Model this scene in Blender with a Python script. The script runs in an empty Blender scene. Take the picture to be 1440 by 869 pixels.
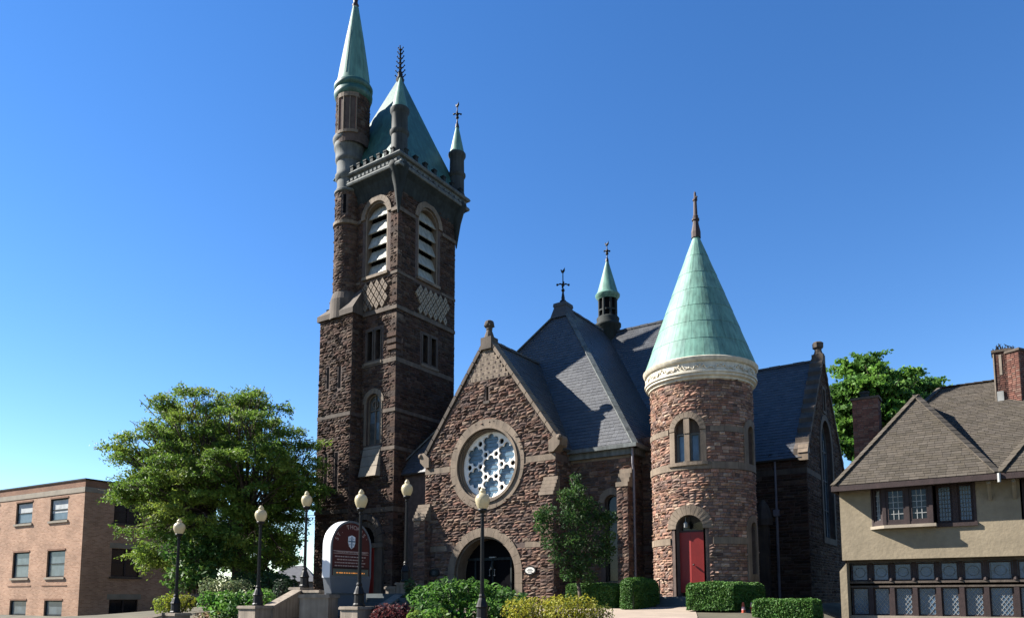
import bpy, bmesh, math, random
import numpy as np
from math import pi, sin, cos, radians, sqrt, atan2, hypot
from mathutils import Vector, Matrix
from mathutils.geometry import tessellate_polygon
random.seed(7); np.random.seed(7)
sc = bpy.context.scene
COL = sc.collection

# ---------------------------------------------------------------- camera
cam = bpy.data.objects.new('camera', bpy.data.cameras.new('camera'))
COL.objects.link(cam); sc.camera = cam
cam.location = (0, 0, 1.7); cam.rotation_euler = (radians(96.0), 0, 0)
cam.data.sensor_width = 36.0; cam.data.lens = 1044 / 1440 * 36.0
cam.data.shift_y = 0.2055
cam.data.clip_start = 0.1; cam.data.clip_end = 3000

# ---------------------------------------------------------------- frame of the church (its front faces -y of this frame)
A = radians(34.6)
ORG = Vector((1.89, 31.5, 0))
M_CH = Matrix.Translation(ORG) @ Matrix.Rotation(-A, 4, 'Z')
def W(s, d, z): return M_CH @ Vector((s, d, z))

# ---------------------------------------------------------------- sky and sun
EL = radians(38.0)
sl = Vector((-0.912 * cos(EL), -0.41 * cos(EL), sin(EL)))
sw = (M_CH.to_3x3() @ sl).normalized()
world = bpy.data.worlds.new('World'); sc.world = world; world.use_nodes = True
wn = world.node_tree.nodes; wl = world.node_tree.links
bg = wn['Background']
sky = wn.new('ShaderNodeTexSky'); sky.sky_type = 'NISHITA'; sky.sun_disc = False
sky.sun_elevation = EL; sky.sun_rotation = atan2(sw.x, sw.y)
sky.altitude = 0; sky.air_density = 1.0; sky.dust_density = 0.0; sky.ozone_density = 3.0
hs = wn.new('ShaderNodeHueSaturation'); hs.inputs['Hue'].default_value = 0.5075; hs.inputs['Saturation'].default_value = 1.26; hs.inputs['Value'].default_value = 1.08
wl.new(sky.outputs[0], hs.inputs['Color']); wl.new(hs.outputs[0], bg.inputs[0]); bg.inputs[1].default_value = 0.052
sun = bpy.data.objects.new('sun', bpy.data.lights.new('sun', 'SUN')); COL.objects.link(sun)
sun.data.energy = 5.0; sun.data.angle = radians(0.5); sun.data.color = (1.0, 0.95, 0.87)
sun.rotation_euler = sw.to_track_quat('Z', 'Y').to_euler()
sc.view_settings.view_transform = 'Standard'; sc.view_settings.look = 'None'
sc.view_settings.exposure = 1.92; sc.view_settings.gamma = 1.0

# ---------------------------------------------------------------- materials
def mat(name, base, rough=0.85, vcol=False, var=(3.0, 0.25), bump=(20.0, 0.2), metal=0.0, streak=0.0, spec=0.3, trans=0.0, var2=None):
    m = bpy.data.materials.new(name); m.use_nodes = True
    nt = m.node_tree; N = nt.nodes; Lk = nt.links
    b = N['Principled BSDF']; b.inputs['Roughness'].default_value = rough; b.inputs['Metallic'].default_value = metal
    b.inputs['Specular IOR Level'].default_value = spec
    tc = N.new('ShaderNodeTexCoord')
    if vcol:
        at = N.new('ShaderNodeAttribute'); at.attribute_name = 'Col'; src = at.outputs['Color']
    else:
        rg = N.new('ShaderNodeRGB'); rg.outputs[0].default_value = (*base, 1); src = rg.outputs[0]
    def mul(src, scale, amt, sc3=(1, 1, 1), det=4):
        mp = N.new('ShaderNodeMapping'); mp.inputs['Scale'].default_value = sc3
        Lk.new(tc.outputs['Object'], mp.inputs[0])
        nz = N.new('ShaderNodeTexNoise'); nz.inputs['Scale'].default_value = scale; nz.inputs['Detail'].default_value = det
        Lk.new(mp.outputs[0], nz.inputs['Vector'])
        mr = N.new('ShaderNodeMapRange'); mr.inputs['From Min'].default_value = 0.25; mr.inputs['From Max'].default_value = 0.75
        mr.inputs['To Min'].default_value = 1 - amt; mr.inputs['To Max'].default_value = 1 + amt
        Lk.new(nz.outputs['Fac'], mr.inputs['Value'])
        mx = N.new('ShaderNodeVectorMath'); mx.operation = 'SCALE'
        Lk.new(src, mx.inputs[0]); Lk.new(mr.outputs[0], mx.inputs['Scale'])
        return mx.outputs[0]
    if var: src = mul(src, var[0], var[1])
    if var2: src = mul(src, var2[0], var2[1])
    if streak: src = mul(src, 2.2, streak, (3.0, 3.0, 0.12), 3)
    Lk.new(src, b.inputs['Base Color'])
    if bump:
        nz = N.new('ShaderNodeTexNoise'); nz.inputs['Scale'].default_value = bump[0]; nz.inputs['Detail'].default_value = 5
        Lk.new(tc.outputs['Object'], nz.inputs['Vector'])
        bp = N.new('ShaderNodeBump'); bp.inputs['Strength'].default_value = bump[1]; bp.inputs['Distance'].default_value = 0.03
        Lk.new(nz.outputs['Fac'], bp.inputs['Height']); Lk.new(bp.outputs[0], b.inputs['Normal'])
    if trans:
        tr = N.new('ShaderNodeBsdfTranslucent'); Lk.new(src, tr.inputs['Color'])
        ms = N.new('ShaderNodeMixShader'); ms.inputs[0].default_value = trans
        out = N['Material Output']
        Lk.new(b.outputs[0], ms.inputs[1]); Lk.new(tr.outputs[0], ms.inputs[2]); Lk.new(ms.outputs[0], out.inputs[0])
    return m

M = {}
M['stone'] = mat('rock faced sandstone', None, 0.92, True, (7, .3), (13, .75), spec=.15)
M['trimmid'] = mat('sooty dressed stone', (.088, .068, .052), 0.9, False, (1.6, .35), (24, .25), streak=.25)
M['mortar'] = mat('mortar', (0.07098, 0.05148, 0.04368), 0.95, False, (4, .3), (30, .3))
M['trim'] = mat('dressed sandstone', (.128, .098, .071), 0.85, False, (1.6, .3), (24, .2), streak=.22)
M['trimdark'] = mat('weathered dressed stone', (.062, .049, .039), 0.9, False, (1.6, .35), (24, .25), streak=.25)
M['cream'] = mat('cream painted stone', (.42, .38, .30), 0.7, False, (1.2, .18), (20, .1), streak=.25)
M['white'] = mat('white painted tracery', (.72, .68, .62), 0.6, False, (3, .08), None)
M['copper'] = mat('green copper', (.075, .16, .125), 0.55, False, (1.3, .18), (8, .08), streak=.35, spec=.4)
M['copperpanel'] = mat('green copper sheets', None, 0.6, True, (1.5, .16), (5, .10), streak=.32, spec=.3)
M['copperdark'] = mat('dark green copper', (.025, .075, .062), 0.5, False, (1.5, .3), (8, .08), streak=.35, spec=.4)
M['lead'] = mat('grey sheet metal', (.085, .092, .09), 0.75, False, (2.0, .3), (10, .08), streak=.35, spec=.12)
M['leaddark'] = mat('dark grey sheet metal', (.018, .022, .022), 0.75, False, (2.0, .3), (10, .08), streak=.35, spec=.12)
M['leadlight'] = mat('pale weathered metal', (.2, .2, .19), 0.55, False, (2.0, .25), (10, .08), streak=.3)
M['slate'] = mat('grey slates', None, 0.45, True, (7, .15), (30, .12), spec=.35)
M['slatebase'] = mat('slate underlay', (0.0468, 0.0507, 0.0585), 0.8, False, None, None)
M['leadmid'] = mat('sooty sheet metal', (.034, .039, .039), 0.7, False, (2.0, .3), (10, .08), streak=.35, spec=.15)
M['iron'] = mat('black iron', (.007, .0068, .0068), 0.5, False, (6, .3), None, spec=.2)
M['rust'] = mat('brown finial metal', (.035, .02, .018), 0.6, False, (6, .4), None)
M['louver'] = mat('pale louver boards', (.22, .215, .185), 0.6, False, (5, .15), None, streak=.3)
M['dark'] = mat('dark interior', (.006, .006, .007), 0.9, False, None, None, spec=0)
M['reddoor'] = mat('red painted door', (.17, .011, .009), 0.5, False, (3, .12), (14, .05))
M['wood'] = mat('dark brown timber', (.024, .014, .013), 0.7, False, (5, .3), (24, .15), streak=.2)
M['stucco'] = mat('tan stucco', (.18, .147, .1), 0.95, False, (1.3, .14), (9, .35), var2=(5, .12))
M['shingle'] = mat('brown asphalt shingles', None, 0.95, True, (9, .16), (60, .25))
M['shingbase'] = mat('roofing felt', (0.0546, 0.0429, 0.0351), 0.95, False, None, None)
M['brickpiece'] = mat('chimney brick', None, 0.9, True, (9, .2), (40, .25))
M['concrete'] = mat('weathered concrete', (.17, .14, .11), 0.9, False, (2.2, .22), (16, .2), streak=.3)
M['limestone'] = mat('limestone lintel', (.2, .168, .128), 0.85, False, (2.2, .18), (16, .15))
M['signmetal'] = mat('white enamelled cabinet', (0.4493, 0.4493, 0.4618), 0.4, False, (1.5, .06), None)
M['signgrey'] = mat('grey enamelled base', (0.0858, 0.0936, 0.1053), 0.5, False, (1.5, .12), None)
M['maroon'] = mat('maroon sign face', (.05, .006, .007), 0.4, False, (2, .1), None)
M['signtext'] = mat('pale sign lettering', (.34, .24, .21), 0.6, False, None, None)
M['shieldw'] = mat('white sign shield', (0.585, 0.585, 0.6084), 0.5, False, None, None)
M['shieldb'] = mat('blue grey shield cross', (0.078, 0.1248, 0.1716), 0.5, False, None, None)
M['ledpanel'] = mat('message panel', (0.0858, 0.0897, 0.0702), 0.4, False, None, None)
M['globe'] = mat('cream lamp globe', (.47, .41, .27), 0.35, False, (3, .05), None, trans=.35)
M['soil'] = mat('garden soil', (0.0468, 0.0351, 0.02496), 0.95, False, (3, .3), (20, .4))
M['ground'] = mat('ground', (0.0663, 0.0585, 0.039), 0.95, False, (.8, .35), (12, .4))
M['paving'] = mat('beige paving', (0.2223, 0.1786, 0.1404), 0.9, False, (1.6, .13), (30, .12), var2=(.4, .1))
M['asphalt'] = mat('asphalt', (0.039, 0.039, 0.039), 0.9, False, (2, .2), (40, .2))
M['sidewalk'] = mat('pale pavement', (0.2964, 0.2808, 0.2496), 0.9, False, (1, .15), (30, .1))
M['bluestone'] = mat('blue grey steps', (0.0624, 0.0741, 0.078), 0.8, False, (3, .2), (20, .1))
M['bark'] = mat('bark', (0.0546, 0.04056, 0.0312), 0.95, False, (6, .35), (18, .5), streak=.3)
M['conered'] = mat('orange red plastic', (0.351, 0.0546, 0.0234), 0.5, False, (3, .15), None)
M['postred'] = mat('red enamel', (0.3276, 0.0234, 0.0234), 0.4, False, (3, .15), None)
M['pink'] = mat('faded pink paint', (0.4836, 0.2496, 0.2496), 0.5, False, None, None)
M['farwall'] = mat('far house wall', (.12, .11, .10), 0.9, False, (1, .2), None)
M['farroof'] = mat('far house roof', (.09, .09, .095), 0.9, False, (2, .2), None)
M['pipe'] = mat('grey drainpipe', (0.1248, 0.117, 0.1326), 0.5, False, (2, .2), None)
M['blind'] = mat('window blind', (0.312, 0.3276, 0.3276), 0.8, False, (4, .2), None)
M['plaqueface'] = mat('pale plaque face', (0.4836, 0.468, 0.429), 0.6, False, None, None)
for nm, tr in (('leaf', .45), ('hedge', .25)):
    M[nm] = mat(nm, None, 0.6, True, None, None, trans=tr, spec=.25)

def glass(name, col, rough=.12, spec=.3, var=(1.5, .5)):
    return mat(name, col, rough, False, var, (2.5, .04), spec=spec)
M['glass'] = glass('dark window glass', (0.00624, 0.0078, 0.00936))
M['glassblue'] = glass('blue grey leaded glass', (.04, .075, .12), .25, .5, (3, .35))
M['glasspale'] = glass('pale leaded glass', (.075, .095, .11), .2, .5, (2, .3))
M['glassrose'] = glass('pale blue leaded glass', (.085, .14, .19), .25, .4, (3, .3))
M['glassgrey'] = glass('grey stained glass', (0.05148, 0.05148, 0.0468), .3, .4, (3, .5))
M['glassyellow'] = glass('amber stained glass', (0.234, 0.1872, 0.078), .3, .4, (3, .4))

def brick_mat(name, c1, c2, cm, axis_scale=1.0):
    m = bpy.data.materials.new(name); m.use_nodes = True
    N = m.node_tree.nodes; Lk = m.node_tree.links; b = N['Principled BSDF']; b.inputs['Roughness'].default_value = .9
    b.inputs['Specular IOR Level'].default_value = .2
    tc = N.new('ShaderNodeTexCoord'); sp = N.new('ShaderNodeSeparateXYZ'); Lk.new(tc.outputs['Object'], sp.inputs[0])
    ad = N.new('ShaderNodeMath'); ad.operation = 'ADD'; Lk.new(sp.outputs[0], ad.inputs[0]); Lk.new(sp.outputs[1], ad.inputs[1])
    cb = N.new('ShaderNodeCombineXYZ'); Lk.new(ad.outputs[0], cb.inputs[0]); Lk.new(sp.outputs[2], cb.inputs[1])
    br = N.new('ShaderNodeTexBrick'); br.inputs['Scale'].default_value = 1.0
    br.inputs['Brick Width'].default_value = .22; br.inputs['Row Height'].default_value = .075; br.inputs['Mortar Size'].default_value = .008
    br.inputs['Color1'].default_value = (*c1, 1); br.inputs['Color2'].default_value = (*c2, 1); br.inputs['Mortar'].default_value = (*cm, 1)
    Lk.new(cb.outputs[0], br.inputs['Vector'])
    nz = N.new('ShaderNodeTexNoise'); nz.inputs['Scale'].default_value = .7; nz.inputs['Detail'].default_value = 5; Lk.new(tc.outputs['Object'], nz.inputs['Vector'])
    mr = N.new('ShaderNodeMapRange'); mr.inputs['From Min'].default_value = .3; mr.inputs['From Max'].default_value = .7
    mr.inputs['To Min'].default_value = .78; mr.inputs['To Max'].default_value = 1.18; Lk.new(nz.outputs['Fac'], mr.inputs['Value'])
    vm = N.new('ShaderNodeVectorMath'); vm.operation = 'SCALE'; Lk.new(br.outputs['Color'], vm.inputs[0]); Lk.new(mr.outputs[0], vm.inputs['Scale'])
    Lk.new(vm.outputs[0], b.inputs['Base Color'])
    bp = N.new('ShaderNodeBump'); bp.inputs['Strength'].default_value = .4; bp.inputs['Distance'].default_value = .01; bp.invert = True
    Lk.new(br.outputs['Fac'], bp.inputs['Height']); Lk.new(bp.outputs[0], b.inputs['Normal'])
    return m
M['brick'] = brick_mat('tan brick', (.24, .128, .075), (.35, .205, .13), (.30, .225, .17))
M['brickdark'] = brick_mat('red brick', (.16, .075, .045), (.2, .1, .06), (.16, .11, .075))

# ---------------------------------------------------------------- mesh helpers
class MB:
    def __init__(s): s.v = []; s.f = []; s.c = []; s.st = []
    def add(s, vs, fs, col=(1, 1, 1)):
        o = len(s.v); s.st.append((o, len(s.f))); s.v.extend(tuple(p) for p in vs); s.c.extend([col] * len(vs)); s.f.extend(tuple(i + o for i in f) for f in fs); return s
    def box(s, x0, x1, y0, y1, z0, z1, col=(1, 1, 1)):
        return s.add([(x0, y0, z0), (x1, y0, z0), (x1, y1, z0), (x0, y1, z0), (x0, y0, z1), (x1, y0, z1), (x1, y1, z1), (x0, y1, z1)],
                     [(3, 2, 1, 0), (4, 5, 6, 7), (0, 1, 5, 4), (1, 2, 6, 5), (2, 3, 7, 6), (3, 0, 4, 7)], col)
    def prism(s, poly, fr, h0, h1, col=(1, 1, 1)):   # poly: ccw list of (x, z) in frame fr, extruded along its normal
        n = len(poly)
        s.add([fr(x, z, h1) for x, z in poly] + [fr(x, z, h0) for x, z in poly],
              [tuple(range(n)), tuple(range(2 * n - 1, n - 1, -1))] + [(i + n, (i + 1) % n + n, (i + 1) % n, i) for i in range(n)], col); return s
    def fbox(s, fr, x0, x1, z0, z1, h0, h1, col=(1, 1, 1)):
        return s.prism([(x0, z0), (x1, z0), (x1, z1), (x0, z1)], fr, h0, h1, col)
    def strip(s, fr, la, lb, h0, h1, closed=True):    # solid ring between two loops of equal length (la outside)
        n = len(la); o = [fr(x, z, h1) for x, z in la] + [fr(x, z, h1) for x, z in lb] + [fr(x, z, h0) for x, z in la] + [fr(x, z, h0) for x, z in lb]
        f = []
        for i in range(n if closed else n - 1):
            j = (i + 1) % n
            f += [(i, j, j + n, i + n), (i + 2 * n, j + 2 * n, j, i), (i + n, j + n, j + 3 * n, i + 3 * n)]
        if not closed: f += [(0, n, 3 * n, 2 * n), (n - 1, 3 * n - 1, 4 * n - 1, 2 * n - 1)]
        return s.add(o, f)
    def lathe(s, prof, c=(0, 0), seg=20, a0=0, a1=2 * pi, col=(1, 1, 1)):
        full = abs(a1 - a0 - 2 * pi) < 1e-6; k = seg if full else seg + 1; vs = []; fs = []
        for r, z in prof:
            for i in range(k):
                a = a0 + (a1 - a0) * i / seg; vs.append((c[0] + r * cos(a), c[1] + r * sin(a), z))
        for j in range(len(prof) - 1):
            for i in range(seg):
                i2 = (i + 1) % k; fs.append((j * k + i, j * k + i2, (j + 1) * k + i2, (j + 1) * k + i))
        return s.add(vs, fs, col)
    def loft4(s, rings):     # rings: list of four-point lists
        vs = [p for r in rings for p in r]; fs = []
        for j in range(len(rings) - 1):
            for i in range(4): fs.append((j * 4 + i, j * 4 + (i + 1) % 4, j * 4 + 4 + (i + 1) % 4, j * 4 + 4 + i))
        fs += [(3, 2, 1, 0), tuple(len(vs) - 4 + i for i in range(4))]
        return s.add(vs, fs)
    def tube(s, pts, rad, seg=7, col=(1, 1, 1)):
        pts = [Vector(p) for p in pts]; vs = []; fs = []
        for i, p in enumerate(pts):
            t = (pts[min(i + 1, len(pts) - 1)] - pts[max(i - 1, 0)]).normalized()
            u = t.cross(Vector((0.31, 0.2, 1)) if abs(t.z) < .9 else Vector((1, 0.1, 0))).normalized(); w = t.cross(u)
            r = rad[i] if hasattr(rad, '__len__') else rad
            for k in range(seg): a = 2 * pi * k / seg; vs.append(p + (u * cos(a) + w * sin(a)) * r)
        for i in range(len(pts) - 1):
            for k in range(seg): k2 = (k + 1) % seg; fs.append((i * seg + k, i * seg + k2, (i + 1) * seg + k2, (i + 1) * seg + k))
        fs += [tuple(range(seg))[::-1], tuple((len(pts) - 1) * seg + k for k in range(seg))]
        return s.add(vs, fs, col)
    def ball(s, c, r, seg=12, rings=8, sz=1.0):
        return s.lathe([(max(r * sin(pi * i / rings), 1e-4), c[2] - r * sz * cos(pi * i / rings)) for i in range(rings + 1)], (c[0], c[1]), seg)
    def mesh(s, name):
        me = bpy.data.meshes.new(name); me.from_pydata(s.v, [], s.f); me.update()
        a = me.color_attributes.new('Col', 'FLOAT_COLOR', 'POINT')
        a.data.foreach_set('color', np.hstack([np.array(s.c, dtype=np.float32).reshape(-1, 3), np.ones((len(s.c), 1), np.float32)]).ravel())
        return me
    def pieces(s, name, m, parent):      # every added block becomes an object of its own
        st = s.st + [(len(s.v), len(s.f))]; out = []
        for (a, fa), (b, fb) in zip(st, st[1:]):
            q = MB(); q.add(s.v[a:b], [tuple(i - a for i in f) for f in s.f[fa:fb]]); q.c = s.c[a:b]; out.append(q.build(name, m, parent))
        return out
    def build(s, name, m, parent=None, smooth=False, kind=None):
        me = s.mesh(name); me.materials.append(M[m])
        if smooth:
            me.polygons.foreach_set('use_smooth', [True] * len(me.polygons))
        return link(name, me, parent, kind)
def link(name, me, parent=None, kind=None):
    o = bpy.data.objects.new(name, me); COL.objects.link(o)
    if parent is not None: o.parent = parent
    if kind: o['kind'] = kind
    return o
def smooth_by_angle(o, deg=40):
    bm = bmesh.new(); bm.from_mesh(o.data); bmesh.ops.remove_doubles(bm, verts=bm.verts, dist=1e-4)
    for f in bm.faces: f.smooth = True
    for e in bm.edges:
        if len(e.link_faces) == 2 and e.calc_face_angle(0) > radians(deg): e.smooth = False
    bm.to_mesh(o.data); bm.free(); return o
def tag(o, label, cat, group=None):
    o['label'] = label; o['category'] = cat
    if group: o['group'] = group
    return o
def thing(name, label, cat, loc=(0, 0, 0), rz=0, group=None):
    o = bpy.data.objects.new(name, None); COL.objects.link(o); o.location = loc; o.rotation_euler = (0, 0, rz); o.empty_display_size = .2
    return tag(o, label, cat, group)
def copy_tree(o, parent=None):
    c = o.copy(); COL.objects.link(c)
    if parent is not None: c.parent = parent
    for ch in [x for x in o.children]: copy_tree(ch, c)
    return c

def plane(o, ax, n):
    o = Vector(o); ax = Vector(ax); n = Vector(n); up = ax.cross(n) * -1
    up = Vector((0, 0, 1))
    return lambda x, z, h=0.0: o + ax * x + up * z + n * h
def FRONT(d): return lambda x, z, h=0.0: Vector((x, d - h, z))      # x = s, faces -y
def RIGHT(s): return lambda x, z, h=0.0: Vector((s + h, x, z))      # x = d, faces +x
def LEFT(s): return lambda x, z, h=0.0: Vector((s - h, -x, z))      # x = -d, faces -x
def CYL(c, r, a0):
    def f(x, z, h=0.0):
        a = a0 + x / r; return Vector((c[0] + (r + h) * cos(a), c[1] + (r + h) * sin(a), z))
    return f

# openings -----------------------------------------------------------
class Arch:
    def __init__(s, cx, w, z0, zs, rise=None): s.cx = cx; s.w = w; s.z0 = z0; s.zs = zs; s.rise = rise if rise else w
    def loop(s, g=0.0, n=16, bottom=None):
        z0 = s.z0 - (g if bottom is None else 0) if bottom is None else bottom
        w = s.w + g; r = s.rise + g
        return [(s.cx - w, z0), (s.cx + w, z0)] + [(s.cx + w * cos(pi * i / n), s.zs + r * sin(pi * i / n)) for i in range(n + 1)]
    def block(s, z, g=0.0):
        if z < s.z0 - g or z > s.zs + s.rise + g: return None
        hw = (s.w + g) if z <= s.zs else (s.w + g) * sqrt(max(0, 1 - ((z - s.zs) / (s.rise + g)) ** 2))
        return (s.cx - hw, s.cx + hw)
class Rect:
    def __init__(s, x0, x1, z0, z1): s.x0, s.x1, s.z0, s.z1 = x0, x1, z0, z1
    def loop(s, g=0.0, **k): return [(s.x0 - g, s.z0 - g), (s.x1 + g, s.z0 - g), (s.x1 + g, s.z1 + g), (s.x0 - g, s.z1 + g)]
    def block(s, z, g=0.0): return (s.x0 - g, s.x1 + g) if s.z0 - g < z < s.z1 + g else None
class Circ:
    def __init__(s, cx, cz, r): s.cx, s.cz, s.r = cx, cz, r
    def loop(s, g=0.0, n=48): return [(s.cx + (s.r + g) * cos(2 * pi * i / n), s.cz + (s.r + g) * sin(2 * pi * i / n)) for i in range(n)]
    def block(s, z, g=0.0):
        q = (s.r + g) ** 2 - (z - s.cz) ** 2
        return (s.cx - sqrt(q), s.cx + sqrt(q)) if q > 0 else None

def wall_face(mb, fr, outer, holes, depth=.35, h=0.0):   # a face with real openings and their reveals
    loops = [outer] + [q.loop() for q in holes]
    tri = tessellate_polygon([[Vector((x, z, 0)) for x, z in lp] for lp in loops])
    flat = [p for lp in loops for p in lp]
    fs = []
    for t in tri:
        a, b, c = [flat[i] for i in t]
        ar = (b[0] - a[0]) * (c[1] - a[1]) - (b[1] - a[1]) * (c[0] - a[0])
        if abs(ar) > 1e-9: fs.append(tuple(t) if ar > 0 else tuple(t)[::-1])
    mb.add([fr(x, z, h) for x, z in flat], fs)
    for q in holes: reveal(mb, fr, q, depth, h)
def reveal(mb, fr, q, depth, h=0.0):
    lp = q.loop(); n = len(lp)
    mb.add([fr(x, z, h) for x, z in lp] + [fr(x, z, h - depth) for x, z in lp], [(i, i + n, (i + 1) % n + n, (i + 1) % n) for i in range(n)])
def wall_cyl(mb, fr, x0, x1, z0, z1, holes, dx=.07, dz=.08, depth=.3):
    nx = int((x1 - x0) / dx); nz = int((z1 - z0) / dz)
    vs = [fr(x0 + (x1 - x0) * i / nx, z0 + (z1 - z0) * j / nz, 0) for j in range(nz + 1) for i in range(nx + 1)]; fs = []
    for j in range(nz):
        zc = z0 + (z1 - z0) * (j + .5) / nz; bl = [b for b in (q.block(zc, .07) for q in holes) if b]
        for i in range(nx):
            xc = x0 + (x1 - x0) * (i + .5) / nx
            if any(a < xc < b for a, b in bl): continue
            k = j * (nx + 1) + i; fs.append((k, k + 1, k + nx + 2, k + nx + 1))
    mb.add(vs, fs)

# masonry ------------------------------------------------------------
REDS = [(.26, .155, .115), (.22, .125, .095), (.30, .195, .145), (.19, .125, .10), (.31, .225, .17), (.21, .15, .125), (.26, .165, .115), (.15, .10, .085), (.25, .14, .105)]
def palette(k=1.0, warm=0.0, rng=random):
    c = rng.choice(REDS); f = .385 * k * rng.uniform(.78, 1.2) * (1.35 if rng.random() < .08 else .7 if rng.random() < .12 else 1)
    return (c[0] * f * (1 + warm), c[1] * f, c[2] * f * (1 - warm))
def stone_piece(fr, x0, x1, z0, z1, bul, col):
    j = .009; x0 += j; x1 -= j; z0 += j; z1 -= j
    if x1 - x0 < .04 or z1 - z0 < .03: return None
    nx = 3 if (x1 - x0) > .38 else 2; nz = 2; U = random.uniform
    g = [[None] * (nx + 1) for _ in range(nz + 1)]; vs = []
    lean = U(-.5, .5) * bul
    for k in range(nz + 1):
        for i in range(nx + 1):
            e = k in (0, nz) or i in (0, nx)
            x = x0 + (x1 - x0) * (i / nx + (0 if i in (0, nx) else U(-.12, .12))); z = z0 + (z1 - z0) * (k / nz + (0 if k in (0, nz) else U(-.2, .2)))
            hh = (U(.0, .5 * bul) if e else bul * U(.4, 1.5)) + (0 if e else lean * (i / nx - .5) * 2)
            g[k][i] = len(vs); vs.append(fr(x, z, hh))
    fs = [(g[k][i], g[k][i + 1], g[k + 1][i + 1], g[k + 1][i]) for k in range(nz) for i in range(nx)]
    ring = [g[0][i] for i in range(nx + 1)] + [g[k][nx] for k in range(1, nz + 1)] + [g[nz][i] for i in range(nx - 1, -1, -1)] + [g[k][0] for k in range(nz - 1, 0, -1)]
    rx = [(x0 + (x1 - x0) * i / nx, z0) for i in range(nx + 1)] + [(x1, z0 + (z1 - z0) * k / nz) for k in range(1, nz + 1)] + \
         [(x0 + (x1 - x0) * i / nx, z1) for i in range(nx - 1, -1, -1)] + [(x0, z0 + (z1 - z0) * k / nz) for k in range(nz - 1, 0, -1)]
    o = len(vs); vs += [fr(x, z, -.025) for x, z in rx]; n = len(ring)
    fs += [(o + i, o + (i + 1) % n, ring[(i + 1) % n], ring[i]) for i in range(n)]
    return (vs, fs, col, (x1 - x0) * (z1 - z0))
def stones(fr, xr, z0, z1, holes=(), bands=(), gap=.2, course=(.10, .2), L=(.2, .6), bul=.05, k=1.0, warm=0.0, colf=None):
    out = []; edges = sorted({z0, z1} | {b for bd in bands for b in bd}); zs = []
    for a, b in zip(edges, edges[1:]):
        if any(bd[0] - 1e-6 <= a and b <= bd[1] + 1e-6 for bd in bands): continue
        t = b - a
        hs = []
        while sum(hs) < t - course[0] * .6: hs.append(random.uniform(*course))
        if not hs: hs = [t]
        f = t / sum(hs); z = a
        for h in hs: zs.append((z, z + h * f)); z += h * f
    for a, b in zs:
        zm = (a + b) / 2; xl, xh = xr(zm)
        if xh - xl < .08: continue
        bl = sorted(t for t in (q.block(zm, gap) for q in holes) if t); spans = []; p = xl
        for u, v in bl:
            if u > p: spans.append((p, min(u, xh)))
            p = max(p, v)
        if p < xh: spans.append((p, xh))
        for u, v in spans:
            if v - u < .06: continue
            ls = []
            while sum(ls) < v - u: ls.append(random.uniform(*L) * (.8 if random.random() < .35 else 1))
            f = (v - u) / sum(ls); x = u
            for l in ls:
                l *= f
                if b - a > .19 and l < .5 and random.random() < .35:      # two small stones stacked in a tall course
                    zz = a + (b - a) * random.uniform(.4, .6); parts = [(a, zz), (zz, b)]
                else: parts = [(a, b)]
                for (p0, p1) in parts:
                    s = stone_piece(fr, x, x + l, p0, p1, bul * random.uniform(.6, 1.25), (colf or palette)(k, warm))
                    if s: out.append(s)
                x += l
    return out
CAMP = Vector((0, 0, 1.7))
def emit(jobs, total, name, rest, m, mw, minfac=0.0):
    """jobs: list of (pieces, parent). The pieces that show largest become objects, the others one mesh per parent."""
    allp = []
    for ji, (ps, par) in enumerate(jobs):
        for pi_, p in enumerate(ps):
            c = mw @ (sum((Vector(v) for v in p[0]), Vector()) / len(p[0])); dv = CAMP - c
            f0 = p[1][0]; v = [mw @ Vector(p[0][i]) for i in f0]; nr = (v[1] - v[0]).cross(v[2] - v[0])
            fac = nr.normalized().dot(dv.normalized()) if nr.length > 1e-9 else 0
            allp.append((p[3] * max(fac, 0) / dv.length_squared, ji, pi_))
    allp.sort(reverse=True); top = {(j, i) for _, j, i in allp[:total]}
    for ji, (ps, par) in enumerate(jobs):
        mb = MB()
        for i, p in enumerate(ps):
            if (ji, i) in top: MB().add(p[0], p[1], p[2]).build(name, m, par)
            else: mb.add(p[0], p[1], p[2])
        if mb.v: mb.build(rest, m, par, kind='stuff')

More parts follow.
